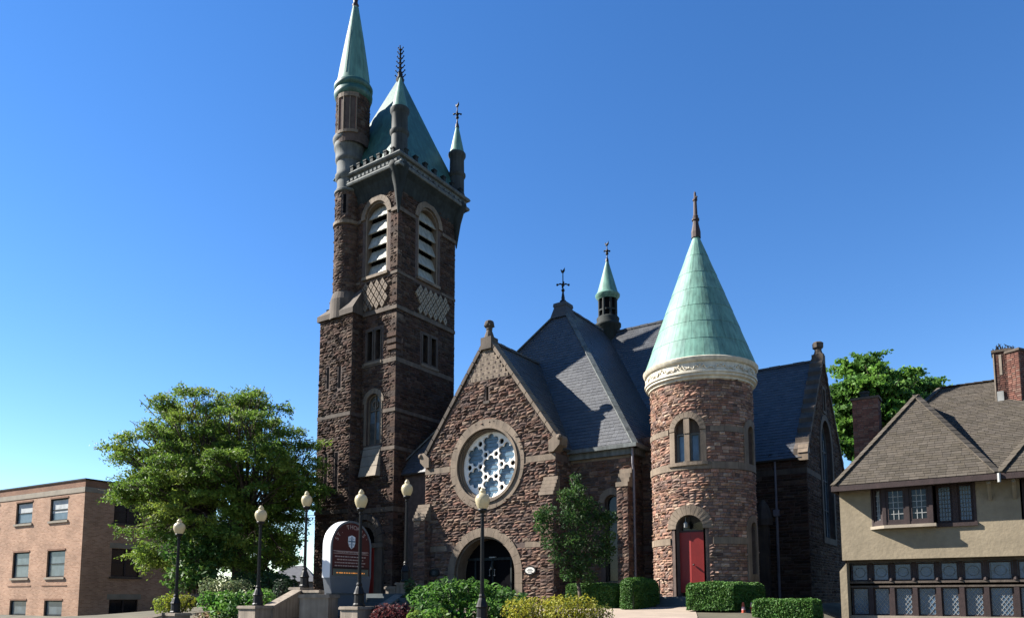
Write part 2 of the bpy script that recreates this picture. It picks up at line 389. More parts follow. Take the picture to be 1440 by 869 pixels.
# roofs --------------------------------------------------------------
def clip(poly, a, b, c):    # keep a*x+b*y<=c
    out = []
    for i in range(len(poly)):
        p, q = poly[i], poly[(i + 1) % len(poly)]; fp = a * p[0] + b * p[1] - c; fq = a * q[0] + b * q[1] - c
        if fp <= 0: out.append(p)
        if (fp < 0 < fq) or (fq < 0 < fp): t = fp / (fp - fq); out.append((p[0] + (q[0] - p[0]) * t, p[1] + (q[1] - p[1]) * t))
    return out
def roof_tiles(poly, ex, wd, th, colf, jit=.3):   # poly: convex, ccw from outside, first edge is the eave
    P = [Vector(p) for p in poly]; o = P[0]; u = (P[1] - P[0]).normalized(); n = Vector((0, 0, 0))
    for i in range(1, len(P) - 1): n += (P[i] - o).cross(P[i + 1] - o)
    n.normalize(); w = n.cross(u)
    q = [((p - o).dot(u), (p - o).dot(w)) for p in P]; hi = max(y for _, y in q); x0 = min(x for x, _ in q); x1 = max(x for x, _ in q)
    out = []; y = 0.0; r = 0
    while y < hi:
        x = x0 - wd * ((r % 2) * .5 + random.uniform(0, .25))
        while x < x1:
            ww = wd * random.uniform(1 - jit, 1 + jit); c = q
            for (a, b, cc) in ((1, 0, x + ww - .006), (-1, 0, -(x + .002)), (0, 1, y + ex), (0, -1, -y)):
                c = clip(c, a, b, cc)
                if len(c) < 3: break
            if len(c) >= 3:
                t = th * random.uniform(.7, 1.3); sk = random.uniform(-.15, .15) * th
                top = [o + u * a + w * b + n * (.004 + t * max(0, 1 - (b - y) / ex) + sk * (a - x) / ww) for a, b in c]
                base = [o + u * a + w * b - n * .004 for a, b in c]; k = len(c)
                out.append((top + base, [tuple(range(k))] + [(i + k, (i + 1) % k + k, (i + 1) % k, i) for i in range(k)], colf(), .5 * abs(sum(c[i][0] * c[(i + 1) % k][1] - c[(i + 1) % k][0] * c[i][1] for i in range(k)))))
            x += ww
        y += ex; r += 1
    return out
def slab(mb, poly, t=.12):
    P = [Vector(p) for p in poly]; n = (P[1] - P[0]).cross(P[2] - P[0]).normalized(); k = len(P)
    mb.add(P + [p - n * t for p in P], [tuple(range(k)), tuple(range(2 * k - 1, k - 1, -1))] + [(i + k, (i + 1) % k + k, (i + 1) % k, i) for i in range(k)])
def beam(mb, p, q, w, h, up=(0, 0, 1)):
    p, q = Vector(p), Vector(q); t = (q - p).normalized(); s = t.cross(Vector(up)).normalized() * w / 2; v = s.cross(t).normalized() * h / 2
    c = [p - s - v, p + s - v, p + s + v, p - s + v, q - s - v, q + s - v, q + s + v, q - s + v]
    mb.add(c, [(3, 2, 1, 0), (4, 5, 6, 7), (0, 1, 5, 4), (1, 2, 6, 5), (2, 3, 7, 6), (3, 0, 4, 7)])
def slatec():
    g = random.uniform(.82, 1.15); return (.047 * g, .049 * g, .053 * g)

# trim pieces --------------------------------------------------------
def voussoirs(mb, fr, cx, cz, r0, r1, n, h0, h1, a0=0, a1=pi, gap=.006, rise=1.0, jit=.0):
    for i in range(n):
        a = a0 + (a1 - a0) * i / n + gap / r1; b = a0 + (a1 - a0) * (i + 1) / n - gap / r1; m = (a + b) / 2; hh = h1 + random.uniform(-jit, jit)
        po = [(cx + r1 * cos(t), cz + r1 * sin(t)) for t in (a, m, b)]; pin = [(cx + r0 * cos(t), cz + r0 * sin(t)) for t in (b, m, a)]
        mb.prism(po + pin, fr, h0, hh)
def frame_of(mb, fr, q, fw, h0, h1, n=16): mb.strip(fr, q.loop(0, n=n) if not isinstance(q, Rect) else q.loop(0), q.loop(-fw, n=n) if not isinstance(q, Rect) else q.loop(-fw), h0, h1)
def pane(mb, fr, q, h): 
    lp = q.loop(.02); mb.add([fr(x, z, h) for x, z in lp], [tuple(range(len(lp)))])
def fill_curve(name, outer, holes, thick):   # flat plate with holes, from a filled 2D curve
    cu = bpy.data.curves.new(name, 'CURVE'); cu.dimensions = '2D'; cu.fill_mode = 'BOTH'; cu.extrude = thick / 2
    for lp in [outer] + holes:
        sp = cu.splines.new('POLY'); sp.points.add(len(lp) - 1); sp.use_cyclic_u = True
        for i, (x, y) in enumerate(lp): sp.points[i].co = (x, y, 0, 1)
    t = bpy.data.objects.new(name, cu); COL.objects.link(t); dg = bpy.context.evaluated_depsgraph_get(); dg.update()
    me = bpy.data.meshes.new_from_object(t.evaluated_get(dg)); bpy.data.objects.remove(t); return me
def text_mesh(ch, size, thick=.01):
    cu = bpy.data.curves.new('letter', 'FONT'); cu.body = ch; cu.size = size; cu.extrude = thick / 2; cu.align_x = 'CENTER'
    t = bpy.data.objects.new('letter', cu); COL.objects.link(t); dg = bpy.context.evaluated_depsgraph_get(); dg.update()
    me = bpy.data.meshes.new_from_object(t.evaluated_get(dg)); bpy.data.objects.remove(t)
    return [v.co.copy() for v in me.vertices], [tuple(p.vertices) for p in me.polygons]

# ================================================================ THE CHURCH
church = thing('stone_church', 'brown sandstone church with bell tower, rose window and round turret under a green cone', 'church', ORG, -A)
ZB = .9
def part(name, m, mb, smooth=False, par=church): return mb.build(name, m, par, smooth)
stone_jobs = []

# ---- porch with the rose window
PX, PEAK, PEV = -3.68, 13.64, 8.40
rose = Circ(-3.70, 7.78, 1.62); door = Arch(-3.82, 1.72, ZB, 2.78)
F0 = FRONT(0.0)
slit = Rect(-3.76, -3.62, 10.75, 11.45)
mb = MB()
wall_face(mb, F0, [(-7.4, ZB), (0, ZB), (0, PEV), (PX, PEAK - .1), (-7.4, PEV)], [rose, door, slit], .5)
mb.add([(0, 0, ZB), (0, 2, ZB), (0, 2, PEV), (0, 0, PEV)], [(0, 1, 2, 3)]); mb.add([(-7.4, 2, ZB), (-7.4, 0, ZB), (-7.4, 0, PEV), (-7.4, 2, PEV)], [(0, 1, 2, 3)])
porch = part('porch_wall', 'mortar', mb)
def gx(z, off=0): 
    if z <= PEV: return (-7.4, 0.0)
    f = (PEAK - z) / (PEAK - PEV) - .02; return (PX - 3.7 * f, PX + 3.68 * f)
pb = [(3.88, 4.13), (7.62, 7.9)]
ps = stones(F0, gx, ZB, 11.75, [rose, door, Rect(-3.56, -3.82, 10.95, 11.25)], pb, .26, (.10, .19), (.2, .6), .075, 1.08)
ps += stones(RIGHT(0.0), lambda z: (0.02, 1.3), ZB, PEV, [], pb, .2, (.10, .19), (.25, .6), .06)
ps += stones(LEFT(-7.4), lambda z: (-1.3, 0.0), ZB, PEV, [], pb, .2, (.10, .19), (.25, .6), .06)
stone_jobs.append((ps, porch))
t = MB()
for a, b in pb:
    for xa, xb in ([(-7.4, -6.0), (-1.6, 0.0)] if a < 5 else [(-7.4, -5.85), (-1.55, 0.0)]):
        x = xa
        while x < xb - .05:
            l = min(random.uniform(.6, 1.0), xb - x); l = xb - x if xb - x - l < .3 else l
            t.fbox(F0, x + .006, x + l - .006, a + .005, b - .005, -.02, random.uniform(.03, .045)); x += l
t.pieces('course_block', 'trim', porch)
# gable top of small chequered blocks with dark holes
t = MB(); dk = MB(); z = 11.75
while z < 13.35:
    xl, xh = gx(z + .1); n = max(1, int((xh - xl) / .3)); w = (xh - xl) / n
    for i in range(n): t.fbox(F0, xl + i * w + .006, xl + (i + 1) * w - .006, z + .005, z + .215, -.02, .03 + random.uniform(0, .012))
    for i in range(n): 
        x = xl + (i + (.5 if int(z / .22) % 2 else .25)) * w; dk.fbox(F0, x - .045, x + .045, z + .06, z + .15, .02, .047)
    z += .22
t.pieces('gable_block', 'trim', porch); dk.build('gable_studs', 'mortar', porch, kind='stuff')
t = MB(); t.fbox(F0, -3.86, -3.52, 10.6, 10.74, -.02, .09); part('slit_sill', 'trimdark', t, par=porch)
t = MB(); t.fbox(F0, -3.85, -3.5, 10.7, 11.5, -.4, -.3); part('slit_back', 'dark', t, par=porch)
# rose surround: three stepped rings
t = MB(); voussoirs(t, F0, -3.70, 7.78, 1.76, 2.10, 30, -.03, .07, 0, 2 * pi); t.pieces('voussoir', 'trim', porch)
t = MB(); t.strip(F0, Circ(-3.70, 7.78, 1.78).loop(n=64), Circ(-3.70, 7.78, 1.66).loop(n=64), -.1, .13); t.strip(F0, Circ(-3.70, 7.78, 1.655).loop(n=64), Circ(-3.70, 7.78, 1.55).loop(n=64), -.42, -.10)
t.strip(F0, Circ(-3.70, 7.78, 1.66).loop(n=64), Circ(-3.70, 7.78, 1.60).loop(n=64), -.2, .0)
smooth_by_angle(part('rose_moulding', 'trim', t))
R = 1.56
def sexfoil(cx, cy):
    lp = []
    for i in range(72):
        th = 2 * pi * i / 72; k = ((th - pi / 2 + pi / 6) % (pi / 3)) - pi / 6; a, r = .2 * R, .109 * R
        rho = a * cos(k) + sqrt(max(r * r - (a * sin(k)) ** 2, 0)); lp.append((cx + rho * cos(th), cy + rho * sin(th)))
    return lp
holes = [sexfoil(0, 0)] + [sexfoil(.655 * R * cos(pi / 2 + i * pi / 3), .655 * R * sin(pi / 2 + i * pi / 3)) for i in range(6)]
for i in range(6):
    a = pi / 3 * i
    holes.append([(.385 * R * cos(a) + .078 * R * cos(2 * pi * k / 14), .385 * R * sin(a) + .078 * R * sin(2 * pi * k / 14)) for k in range(14)])
    holes.append([(.79 * R * cos(a) + .082 * R * cos(2 * pi * k / 14), .79 * R * sin(a) + .082 * R * sin(2 * pi * k / 14)) for k in range(14)])
rw = MB(); rw.strip(F0, Circ(-3.70, 7.78, 1.57).loop(n=64), Circ(-3.70, 7.78, 1.50).loop(n=64), -.40, -.27); rosew = part('rose_window', 'white', rw)
tr = fill_curve('tracery', [(R * cos(2 * pi * i / 96), R * sin(2 * pi * i / 96)) for i in range(96)], holes, .08); tr.materials.clear(); tr.materials.append(M['white'])
o = link('tracery', tr, rosew); o.rotation_euler = (pi / 2, 0, 0); o.location = (-3.70, .34, 7.78)
for k, (cx, cy) in enumerate([(0, 0)] + [(.655 * R * cos(pi / 2 + i * pi / 3), .655 * R * sin(pi / 2 + i * pi / 3)) for i in range(6)]):
    g = MB(); g.add([F0(-3.70 + cx + .325 * R * cos(2 * pi * i / 12 + k), 7.78 + cy + .325 * R * sin(2 * pi * i / 12 + k), -.44 + .002 * k) for i in range(12)], [tuple(range(12))]); g.build('pane', 'glassrose', rosew)
    b = MB()
    for dz in (-.14, .05, .2): b.fbox(F0, -3.70 + cx - .36, -3.70 + cx + .36, 7.78 + cy + dz - .008, 7.78 + cy + dz + .008, -.43, -.42)
    b.build('saddle_bar', 'lead', rosew)
g = MB(); g.add([F0(-3.70 + 1.5 * cos(2 * pi * i / 32), 7.78 + 1.5 * sin(2 * pi * i / 32), -.5) for i in range(32)], [tuple(range(32))]); g.build('backing', 'dark', rosew)
# entrance: ring of dressed stones, deep reveal, glazed doors with glints
t = MB(); voussoirs(t, F0, -3.82, 2.78, 1.70, 2.10, 15, -.03, .06)
for s in (-1, 1):
    z = ZB
    while z < 2.77: h = min(.48, 2.78 - z); t.fbox(F0, -3.82 + (s * 1.70 if s > 0 else -2.10), -3.82 + (2.10 if s > 0 else -1.70), z + .004, z + h - .004, -.03, .06); z += h
t.pieces('voussoir', 'trim', porch)
t = MB(); t.strip(F0, Arch(-3.82, 1.725, ZB, 2.78).loop(), Arch(-3.82, 1.62, ZB, 2.78).loop(bottom=ZB), -.75, -.08); smooth_by_angle(part('entrance_reveal', 'trim', t))
t = MB(); pane(t, F0, Arch(-3.82, 1.7, ZB, 2.78), -.72); ent = part('entrance_door', 'dark', t)
t = MB(); fm = lambda a, b, c, d: t.fbox(F0, a, b, c, d, -.715, -.64)
fm(-5.5, -2.15, 3.42, 3.54); fm(-4.86, -4.79, 1.9, 3.42); fm(-2.83, -2.76, 1.9, 3.42); fm(-3.85, -3.78, 1.9, 3.42); fm(-5.5, -2.15, 1.85, 1.95)
t.build('door_frame', 'leaddark', ent)
t = MB(); t.fbox(F0, -3.98, -3.62, 3.53, 3.58, -.66, -.58); t.build('closer', 'leadlight', ent)
t = MB(); t.tube([F0(-3.82, 3.5, -.6), F0(-3.82, 3.3, -.55)], .015); t.lathe([(.03, 3.32), (.10, 3.05), (.09, 2.98), (.02, 2.97)], (-3.80, .55), 10); t.build('hanging_lantern', 'leaddark', ent)
for s in (-1, 1):
    for zz in (2.72, 2.98):
        h = MB(); h.ball(F0(-3.82 + s * .14, zz, -.6), .035, 8, 6); h.build('door_knob', 'leadlight', ent)
    h = MB(); h.tube([F0(-3.82 + s * .14, 2.72, -.6), F0(-3.82 + s * .14, 2.98, -.6)], .014, 6); h.build('pull_handle', 'leadlight', ent)
# two oval plaques
for x, fm_, nm in ((-1.28, 'plaqueface', 'pale oval plaque'), (-6.72, 'leaddark', 'dark oval plaque')):
    t = MB(); lp = lambda r, rz: [(x + r * cos(2 * pi * i / 24), 2.88 + rz * sin(2 * pi * i / 24)) for i in range(24)]
    t.prism(lp(.30, .2), F0, .03, .10); pq = part('plaque', 'iron', t)
    t = MB(); t.prism(lp(.24, .14), F0, .09, .11); t.build('plaque_face', fm_, pq)
    t = MB(); t.fbox(F0, x - .15, x + .15, 2.86, 2.89, .1, .115); t.fbox(F0, x - .1, x + .1, 2.80, 2.825, .1, .115); t.fbox(F0, x - .1, x + .1, 2.92, 2.945, .1, .115); t.build('plaque_relief', 'lead' if fm_ == 'plaqueface' else 'lead', pq)
    pq['label'] = nm + ' beside the entrance arch'
# porch buttresses with stepped weatherings
for x0, x1, ztop in ((-7.75, -7.05, 6.2), (-.55, .12, 6.9)):
    t = MB(); t.box(x0, x1, -.42, .05, ZB, ztop - .8); b = part('porch_buttress', 'mortar', t)
    q = stones(FRONT(-.42), lambda z: (x0, x1), ZB, ztop - .85, [], [], .1, (.10, .19), (.3, .7), .06, 1.05) + stones(RIGHT(x1), lambda z: (-.42, 0), ZB, ztop - .85, [], [], .1, (.10, .19), (.3, .5), .05) + stones(LEFT(x0), lambda z: (0, .42), ZB, ztop - .85, [], [], .1, (.10, .19), (.3, .5), .05)
    stone_jobs.append((q, b))
    t = MB()
    for i in range(5):
        za = ztop - .85 + i * .17; dd = -.50 + i * .095
        t.add([(x0 - .03, dd, za), (x1 + .03, dd, za), (x1 + .03, .06, za), (x0 - .03, .06, za), (x0 - .03, dd + .02, za + .15), (x1 + .03, dd + .02, za + .15), (x1 + .03, .06, za + .165), (x0 - .03, .06, za + .165)],
              [(3, 2, 1, 0), (4, 5, 6, 7), (0, 1, 5, 4), (1, 2, 6, 5), (2, 3, 7, 6), (3, 0, 4, 7)])
    t.pieces('weathering', 'trim', b)
# copings, kneelers, finial
for s in (-1, 1):
    ex = PX + s * 3.86; n = 11
    c = MB()
    for i in range(n):
        f0, f1 = i / n, (i + 1) / n - .006
        p = Vector((ex + (PX - ex) * f0, 0, PEV - .05 + (PEAK + .12 - PEV) * f0)); q = Vector((ex + (PX - ex) * f1, 0, PEV - .05 + (PEAK + .12 - PEV) * f1))
        pr = Vector((s * .8, 0, .55)) * .13
        c.add([p + Vector((0, -.1, -.09)), q + Vector((0, -.1, -.09)), q + Vector((0, .5, -.1)), p + Vector((0, .5, -.1)), p + pr + Vector((0, -.1, -.02)), q + pr + Vector((0, -.1, -.02)), q + pr + Vector((0, .5, -.02)), p + pr + Vector((0, .5, -.02))],
              [(0, 1, 2, 3), (4, 7, 6, 5), (0, 4, 5, 1), (1, 5, 6, 2), (2, 6, 7, 3), (3, 7, 4, 0)])
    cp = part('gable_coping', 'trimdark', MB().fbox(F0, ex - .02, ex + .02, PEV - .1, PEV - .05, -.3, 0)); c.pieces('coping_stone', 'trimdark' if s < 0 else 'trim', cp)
    k = MB(); xk = PX + s * 3.72
    pts = [(0, 0), (.45, .45), (.5, .95), (.42, 1.15), (.1, 1.2), (-.35, .75), (-.35, 0)]
    pts = [(xk + s * (a * .68 - .08), 7.95 + b * .62) for a, b in pts]
    k.prism(pts if s > 0 else pts[::-1], FRONT(0), -.5, .16); k.ball(F0(xk + s * .22, 8.55, .12), .13, 10, 8)
    part('kneeler', 'trim', k)
f = MB(); f.box(PX - .3, PX + .3, -.15, .42, PEAK - .45, PEAK + .12); f.lathe([(.26, PEAK + .1), (.2, PEAK + .3), (.13, PEAK + .5), (.16, PEAK + .55), (.14, PEAK + .6), (.2, PEAK + .68), (.235, PEAK + .8), (.2, PEAK + .93), (.08, PEAK + 1.0), (.001, PEAK + 1.01)], (PX, .13), 10)
for a in range(8): f.ball((PX + .2 * cos(a * pi / 4), .13 + .2 * sin(a * pi / 4), PEAK + .72), .06, 6, 5)
part('gable_finial', 'trimdark', f)
# porch roof
RT = []
def roof(name, poly, ex=.21, wd=.27, th=.014):
    t = MB(); slab(t, poly, .1); o = part(name, 'slatebase', t); RT.append((roof_tiles([Vector(p) for p in poly], ex, wd, th, slatec), o)); return o
HIPK = (17.57 - 8.47) / (7.0 - 1.3)
dr = 1.3 + (PEAK - .1 - 8.47) / HIPK
roof('porch_roof', [(.22, .35, 8.12), (.22, 1.15, 8.12), (PX, dr + .1, PEAK - .02), (PX, .35, PEAK - .02)])
roof('porch_roof', [(-7.6, 1.15, 8.12), (-7.6, .35, 8.12), (PX, .35, PEAK - .02), (PX, dr + .1, PEAK - .02)])
def crest(name, p, q, step=.42, m='slatebase', size=.09):
    t = MB(); p, q = Vector(p), Vector(q); n = max(2, int((q - p).length / step)); d = (q - p) / n
    for i in range(n):
        beam(t, p + d * i + Vector((0, 0, .05)), p + d * (i + .96) + Vector((0, 0, .05)), size * 1.6, .09 + .03 * (i % 2))
    return part(name, m, t)
crest('ridge_crest', (PX, .5, PEAK), (PX, dr, PEAK))

# ---- nave
NE, NA, NHW = 8.47, 17.57, 6.63; NX = PX
nwin = Arch(1.97, .33, 2.35, 5.75)
F13 = FRONT(1.3)
t = MB(); wall_face(t, F13, [(0, ZB), (2.95, ZB), (2.95, NE), (0, NE)], [nwin], .3)
wall_face(t, F13, [(NX - NHW, ZB), (-7.4, ZB), (-7.4, NE), (NX - NHW, NE)], [], .3)
wall_face(t, RIGHT(2.95), [(1.3, ZB), (5.6, ZB), (5.6, NE), (1.3, NE)], [], .3)
wall_face(t, LEFT(NX - NHW), [(-30, ZB), (-1.3, ZB), (-1.3, NE), (-30, NE)], [], .3)
t.box(2.9, 4.4, 2.3, 2.7, ZB, 8.6)
nave = part('nave_wall', 'mortar', t)
nb = [(3.7, 3.9), (7.6, 7.8)]
q = stones(F13, lambda z: (.05, 2.95), ZB, NE - .2, [nwin], nb, .2, (.10, .19), (.2, .58), .06, .95) + stones(RIGHT(2.95), lambda z: (1.3, 2.6), ZB, NE, [], nb, .2, (.10, .19), (.25, .6), .06, .9)
q += stones(FRONT(2.3), lambda z: (2.98, 4.0), ZB, NE, [], nb, .2, (.10, .19), (.25, .6), .06, .9)
stone_jobs.append((q, nave))
t = MB()
for a, b in nb: t.fbox(F13, .02, 1.5 if a < 5 else 2.95, a + .004, b - .004, -.02, .03); t.fbox(F13, 2.45, 2.95, a + .004, b - .004, -.02, .031) if a < 5 else None
t.pieces('course_block', 'trim', nave); t = MB(); voussoirs(t, F13, 1.97, 5.75, .33, .62, 7, -.02, .04); t.pieces('voussoir', 'trim', nave)
def lancet(fr, q, gl, fw=.07, h=-.22, par=church, m='trimdark', name='lancet_window', mull=False):
    t = MB(); lp = q.loop(0, n=14) if not isinstance(q, Rect) else q.loop(); t.strip(fr, lp, (q.loop(-fw, n=14, bottom=q.z0 + fw) if not isinstance(q, Rect) else q.loop(-fw)), h - .02, h + .06)
    w = t.build(name, m, par); g = MB(); pane(g, fr, q, h - .01); g.build('pane', gl, w)
    if mull: g = MB(); g.fbox(fr, q.cx - .035, q.cx + .035, q.z0 + fw, q.zs + q.w * .75, h - .01, h + .05); g.build('mullion', m, w)
    return w
lancet(F13, nwin, 'glass', .06)
t = MB(); t.fbox(F13, 1.5, 2.44, 2.2, 2.36, -.2, .1); part('window_sill', 'trim', t)
t = MB(); t.box(2.5, 3.0, .75, 1.32, ZB, 6.3); b = part('nave_buttress', 'mortar', t)
stone_jobs.append((stones(FRONT(.75), lambda z: (2.5, 3.0), ZB, 6.3, [], [], .1, (.10, .19), (.25, .5), .05, .95) + stones(RIGHT(3.0), lambda z: (.75, 1.3), ZB, 6.3, [], [], .1, (.10, .19), (.25, .5), .05, .9) + stones(LEFT(2.5), lambda z: (-1.3, -.75), ZB, 6.3, [], [], .1, (.10, .19), (.25, .5), .05, .9), b))
t = MB()
for i in range(4): t.box(2.47, 3.03, .70 + i * .13, 1.34, 6.3 + i * .2, 6.49 + i * .2)
t.pieces('weathering', 'trim', b)
EO = .3; ze = NE - EO * 1.3
roof('nave_hip_roof', [(NX - NHW - EO, 1.3 - EO, ze - .05), (NX + NHW + EO, 1.3 - EO, ze - .05), (NX, 7.0, NA)])
roof('nave_roof', [(NX + NHW + EO, 1.3 - EO, ze - .05), (NX + NHW + EO, 6.2, ze - .05), (NX, 12.3, NA), (NX, 7.0, NA)])
roof('nave_roof', [(NX - NHW - EO, 30, ze - .05), (NX - NHW - EO, 1.3 - EO, ze - .05), (NX, 7.0, NA), (NX, 30, NA)], .4, .6)
crest('ridge_crest', (NX, 6.9, NA), (NX, 12.0, NA), .5); 
for s in (-1, 1):
    t = MB(); a = Vector((NX + s * (NHW + EO), 1.3 - EO, ze)); b = Vector((NX, 7.0, NA)); n = 14
    for i in range(n): beam(t, a + (b - a) * i / n + Vector((0, 0, .045)), a + (b - a) * (i + .98) / n + Vector((0, 0, .045)), .26, .06)
    part('hip_capping', 'lead', t)
t = MB(); t.fbox(FRONT(1.3), -.0, NX + NHW + EO + .1, NE - .5, NE - .34, .0, .42); t.fbox(FRONT(1.3), 0, NX + NHW + .1, NE - .75, NE - .5, -.05, .2); part('eaves_gutter', 'lead', t)
t = MB(); t.fbox(RIGHT(2.95), 1.0, 5.4, NE - .5, NE - .34, 0, .38); t.fbox(RIGHT(2.95), 1.3, 5.4, NE - .75, NE - .5, -.05, .18); part('eaves_gutter', 'lead', t)
t = MB(); t.tube([(3.07, 1.12, NE - .4), (3.07, 1.12, 7.3), (3.07, 1.2, 7.0), (3.07, 1.2, ZB)], .055, 8); part('drainpipe', 'pipe', t)
def iron_finial(p, h, bird=True, name='iron_finial', m='iron', base=.16):
    t = MB(); x, y, z = p; t.lathe([(base * 1.6, z - .1), (base * 1.1, z + .12 * h), (base * .55, z + .16 * h), (base * .65, z + .2 * h), (base * .35, z + .36 * h), (.035, z + .5 * h), (.026, z + h)], (x, y), 8)
    zc = z + .62 * h; L_ = .17 * h
    for a in range(4):
        d = Vector((cos(a * pi / 2 + .6), sin(a * pi / 2 + .6), 0)); c = Vector((x, y, zc))
        t.tube([c, c + d * L_ * .5 + Vector((0, 0, .03 * h)), c + d * L_ + Vector((0, 0, -.01))], [.035, .042, .025], 6); t.ball(c + d * L_, .045 + .012 * h, 6, 5)
    t.ball((x, y, zc), .1, 8, 6); t.ball((x, y, z + .45 * h), .1, 8, 6)
    if bird:
        zb = z + h
        t.ball((x, y, zb), .05, 6, 5); t.tube([(x - .12, y + .04, zb + .16), (x - .08, y + .03, zb + .06), (x, y, zb + .05), (x + .09, y - .03, zb + .1), (x + .15, y - .05, zb + .24)], [.015, .05, .075, .06, .012], 7); t.tube([(x - .08, y + .03, zb + .08), (x - .14, y + .04, zb + .2), (x - .18, y + .05, zb + .19)], [.045, .035, .01], 6)
    return part(name, m, t)
t = MB(); t.lathe([(.75, NA - .75), (.52, NA - .12), (.58, NA - .05), (.55, NA + .12), (.34, NA + .2)], (NX, 6.95), 4, pi / 4, pi / 4 + 2 * pi); part('finial_base', 'slatebase', t)
iron_finial((NX, 6.95, NA + .1), 1.85)
# fleche
fc = (NX, 12.3)
t = MB(); t.lathe([(.72, 16.6), (.72, 18.0), (.8, 18.05), (.8, 18.2), (.66, 18.3), (.70, 18.55), (.66, 18.62), (.54, 18.7)], fc, 20); fl = part('fleche', 'leaddark', t, True)
t = MB(); t.lathe([(.46, 18.6), (.46, 20.0)], fc, 16); t.build('fleche_core', 'dark', fl)
t = MB()
for i in range(8):
    a = i * pi / 4; c = Vector((fc[0] + .52 * cos(a), fc[1] + .52 * sin(a), 0)); t.tube([c + Vector((0, 0, 18.6)), c + Vector((0, 0, 20.0))], .085, 6)
t.lathe([(.50, 19.0), (.58, 19.0), (.58, 19.1), (.5, 19.1)], fc, 20); t.build('fleche_colonnette', 'leaddark', fl)
t = MB(); t.lathe([(.6, 19.75), (.66, 19.85), (.74, 19.95), (.76, 20.05), (.62, 20.25), (.06, 22.3), (.03, 22.4)], fc, 20); smooth_by_angle(t.build('fleche_cone', 'copper', fl))
iron_finial((fc[0], fc[1], 22.3), .95, True, base=.07)

# ---- transept and wing
TD = 12.2; TS = 3.0
roof('transept_roof', [(NX + .3, TD - NHW - .2, ze), (TS + .2, TD - NHW - .2, ze), (TS + .2, TD, NA), (NX + .3, TD, NA)])
roof('transept_roof', [(TS + .2, TD + NHW + .2, ze), (NX, TD + NHW + .2, ze), (NX, TD, NA), (TS + .2, TD, NA)], .4, .6)
crest('ridge_crest', (NX + .6, TD, NA), (TS + .2, TD, NA), .5)
t = MB(); wall_face(t, RIGHT(TS), [(TD - NHW, ZB), (TD + NHW, ZB), (TD + NHW, NE), (TD, NA - .15), (TD - NHW, NE)], [])
wall_face(t, FRONT(TD - NHW), [(2.9, ZB), (TS, ZB), (TS, NE), (2.9, NE)], []); part('transept_wall', 'mortar', t)
WS, WD, WH, WR, WE = 8.5, 11.9, 4.2, 13.6, 8.3
wl_ = Arch(WD, 1.15, 4.6, 9.0, 1.5); wsl = Rect(WD - .22, WD + .22, 11.0, 12.1)
t = MB(); wall_face(t, RIGHT(WS), [(WD - WH, ZB), (WD + WH, ZB), (WD + WH, WE), (WD, WR), (WD - WH, WE)], [wl_, wsl], .4)
wall_face(t, FRONT(WD - WH), [(3.0, ZB), (WS, ZB), (WS, WE), (3.0, WE)], []); wing = part('wing_wall', 'mortar', t)
def wgx(z):
    if z <= WE: return (WD - WH, WD + WH)
    f = (WR - z) / (WR - WE); return (WD - WH * f, WD + WH * f)
stone_jobs.append((stones(RIGHT(WS), wgx, ZB, WR, [wl_, wsl], [(7.3, 7.55)], .28, (.10, .19), (.3, .8), .06, .5) + stones(FRONT(WD - WH), lambda z: (3.0, WS), ZB, WE, [], [(7.3, 7.55)], .2, (.10, .19), (.3, .8), .06, .5), wing))
t = MB(); t.fbox(FRONT(WD - WH), 6.2, WS, 7.3, 7.55, -.02, .035); t.fbox(RIGHT(WS), WD - WH, WD - 1.4, 7.3, 7.55, -.02, .035); t.fbox(RIGHT(WS), WD + 1.4, WD + WH, 7.3, 7.55, -.02, .035); t.pieces('course_block', 'trimdark', wing)
t = MB(); t.strip(RIGHT(WS), wl_.loop(.3), wl_.loop(0, bottom=4.6), -.05, .07); t.strip(RIGHT(WS), wsl.loop(.14), wsl.loop(0), -.05, .05); part('window_surround', 'trimdark', t)
w = lancet(RIGHT(WS), wl_, 'glassblue', .1, -.25, name='wing_window', m='lead')
t = MB()
for x in (-.4, .4): t.fbox(RIGHT(WS), WD + x - .05, WD + x + .05, 4.7, 9.6, -.25, -.17)
for z in (6.0, 7.5, 9.0): t.fbox(RIGHT(WS), WD - 1.1, WD + 1.1, z, z + .06, -.25, -.19)
t.build('mullion', 'lead', w)
t = MB(); pane(t, RIGHT(WS), wsl, -.3); part('slit_back', 'dark', t)
roof('wing_roof', [(2.9, WD - WH - .25, WE - .32), (WS - .15, WD - WH - .25, WE - .32), (WS - .15, WD, WR), (2.9, WD, WR)])
roof('wing_roof', [(WS - .15, WD + WH + .25, WE - .32), (2.9, WD + WH + .25, WE - .32), (2.9, WD, WR), (WS - .15, WD, WR)], .4, .6)
crest('ridge_crest', (2.9, WD, WR), (WS - .2, WD, WR), .6)
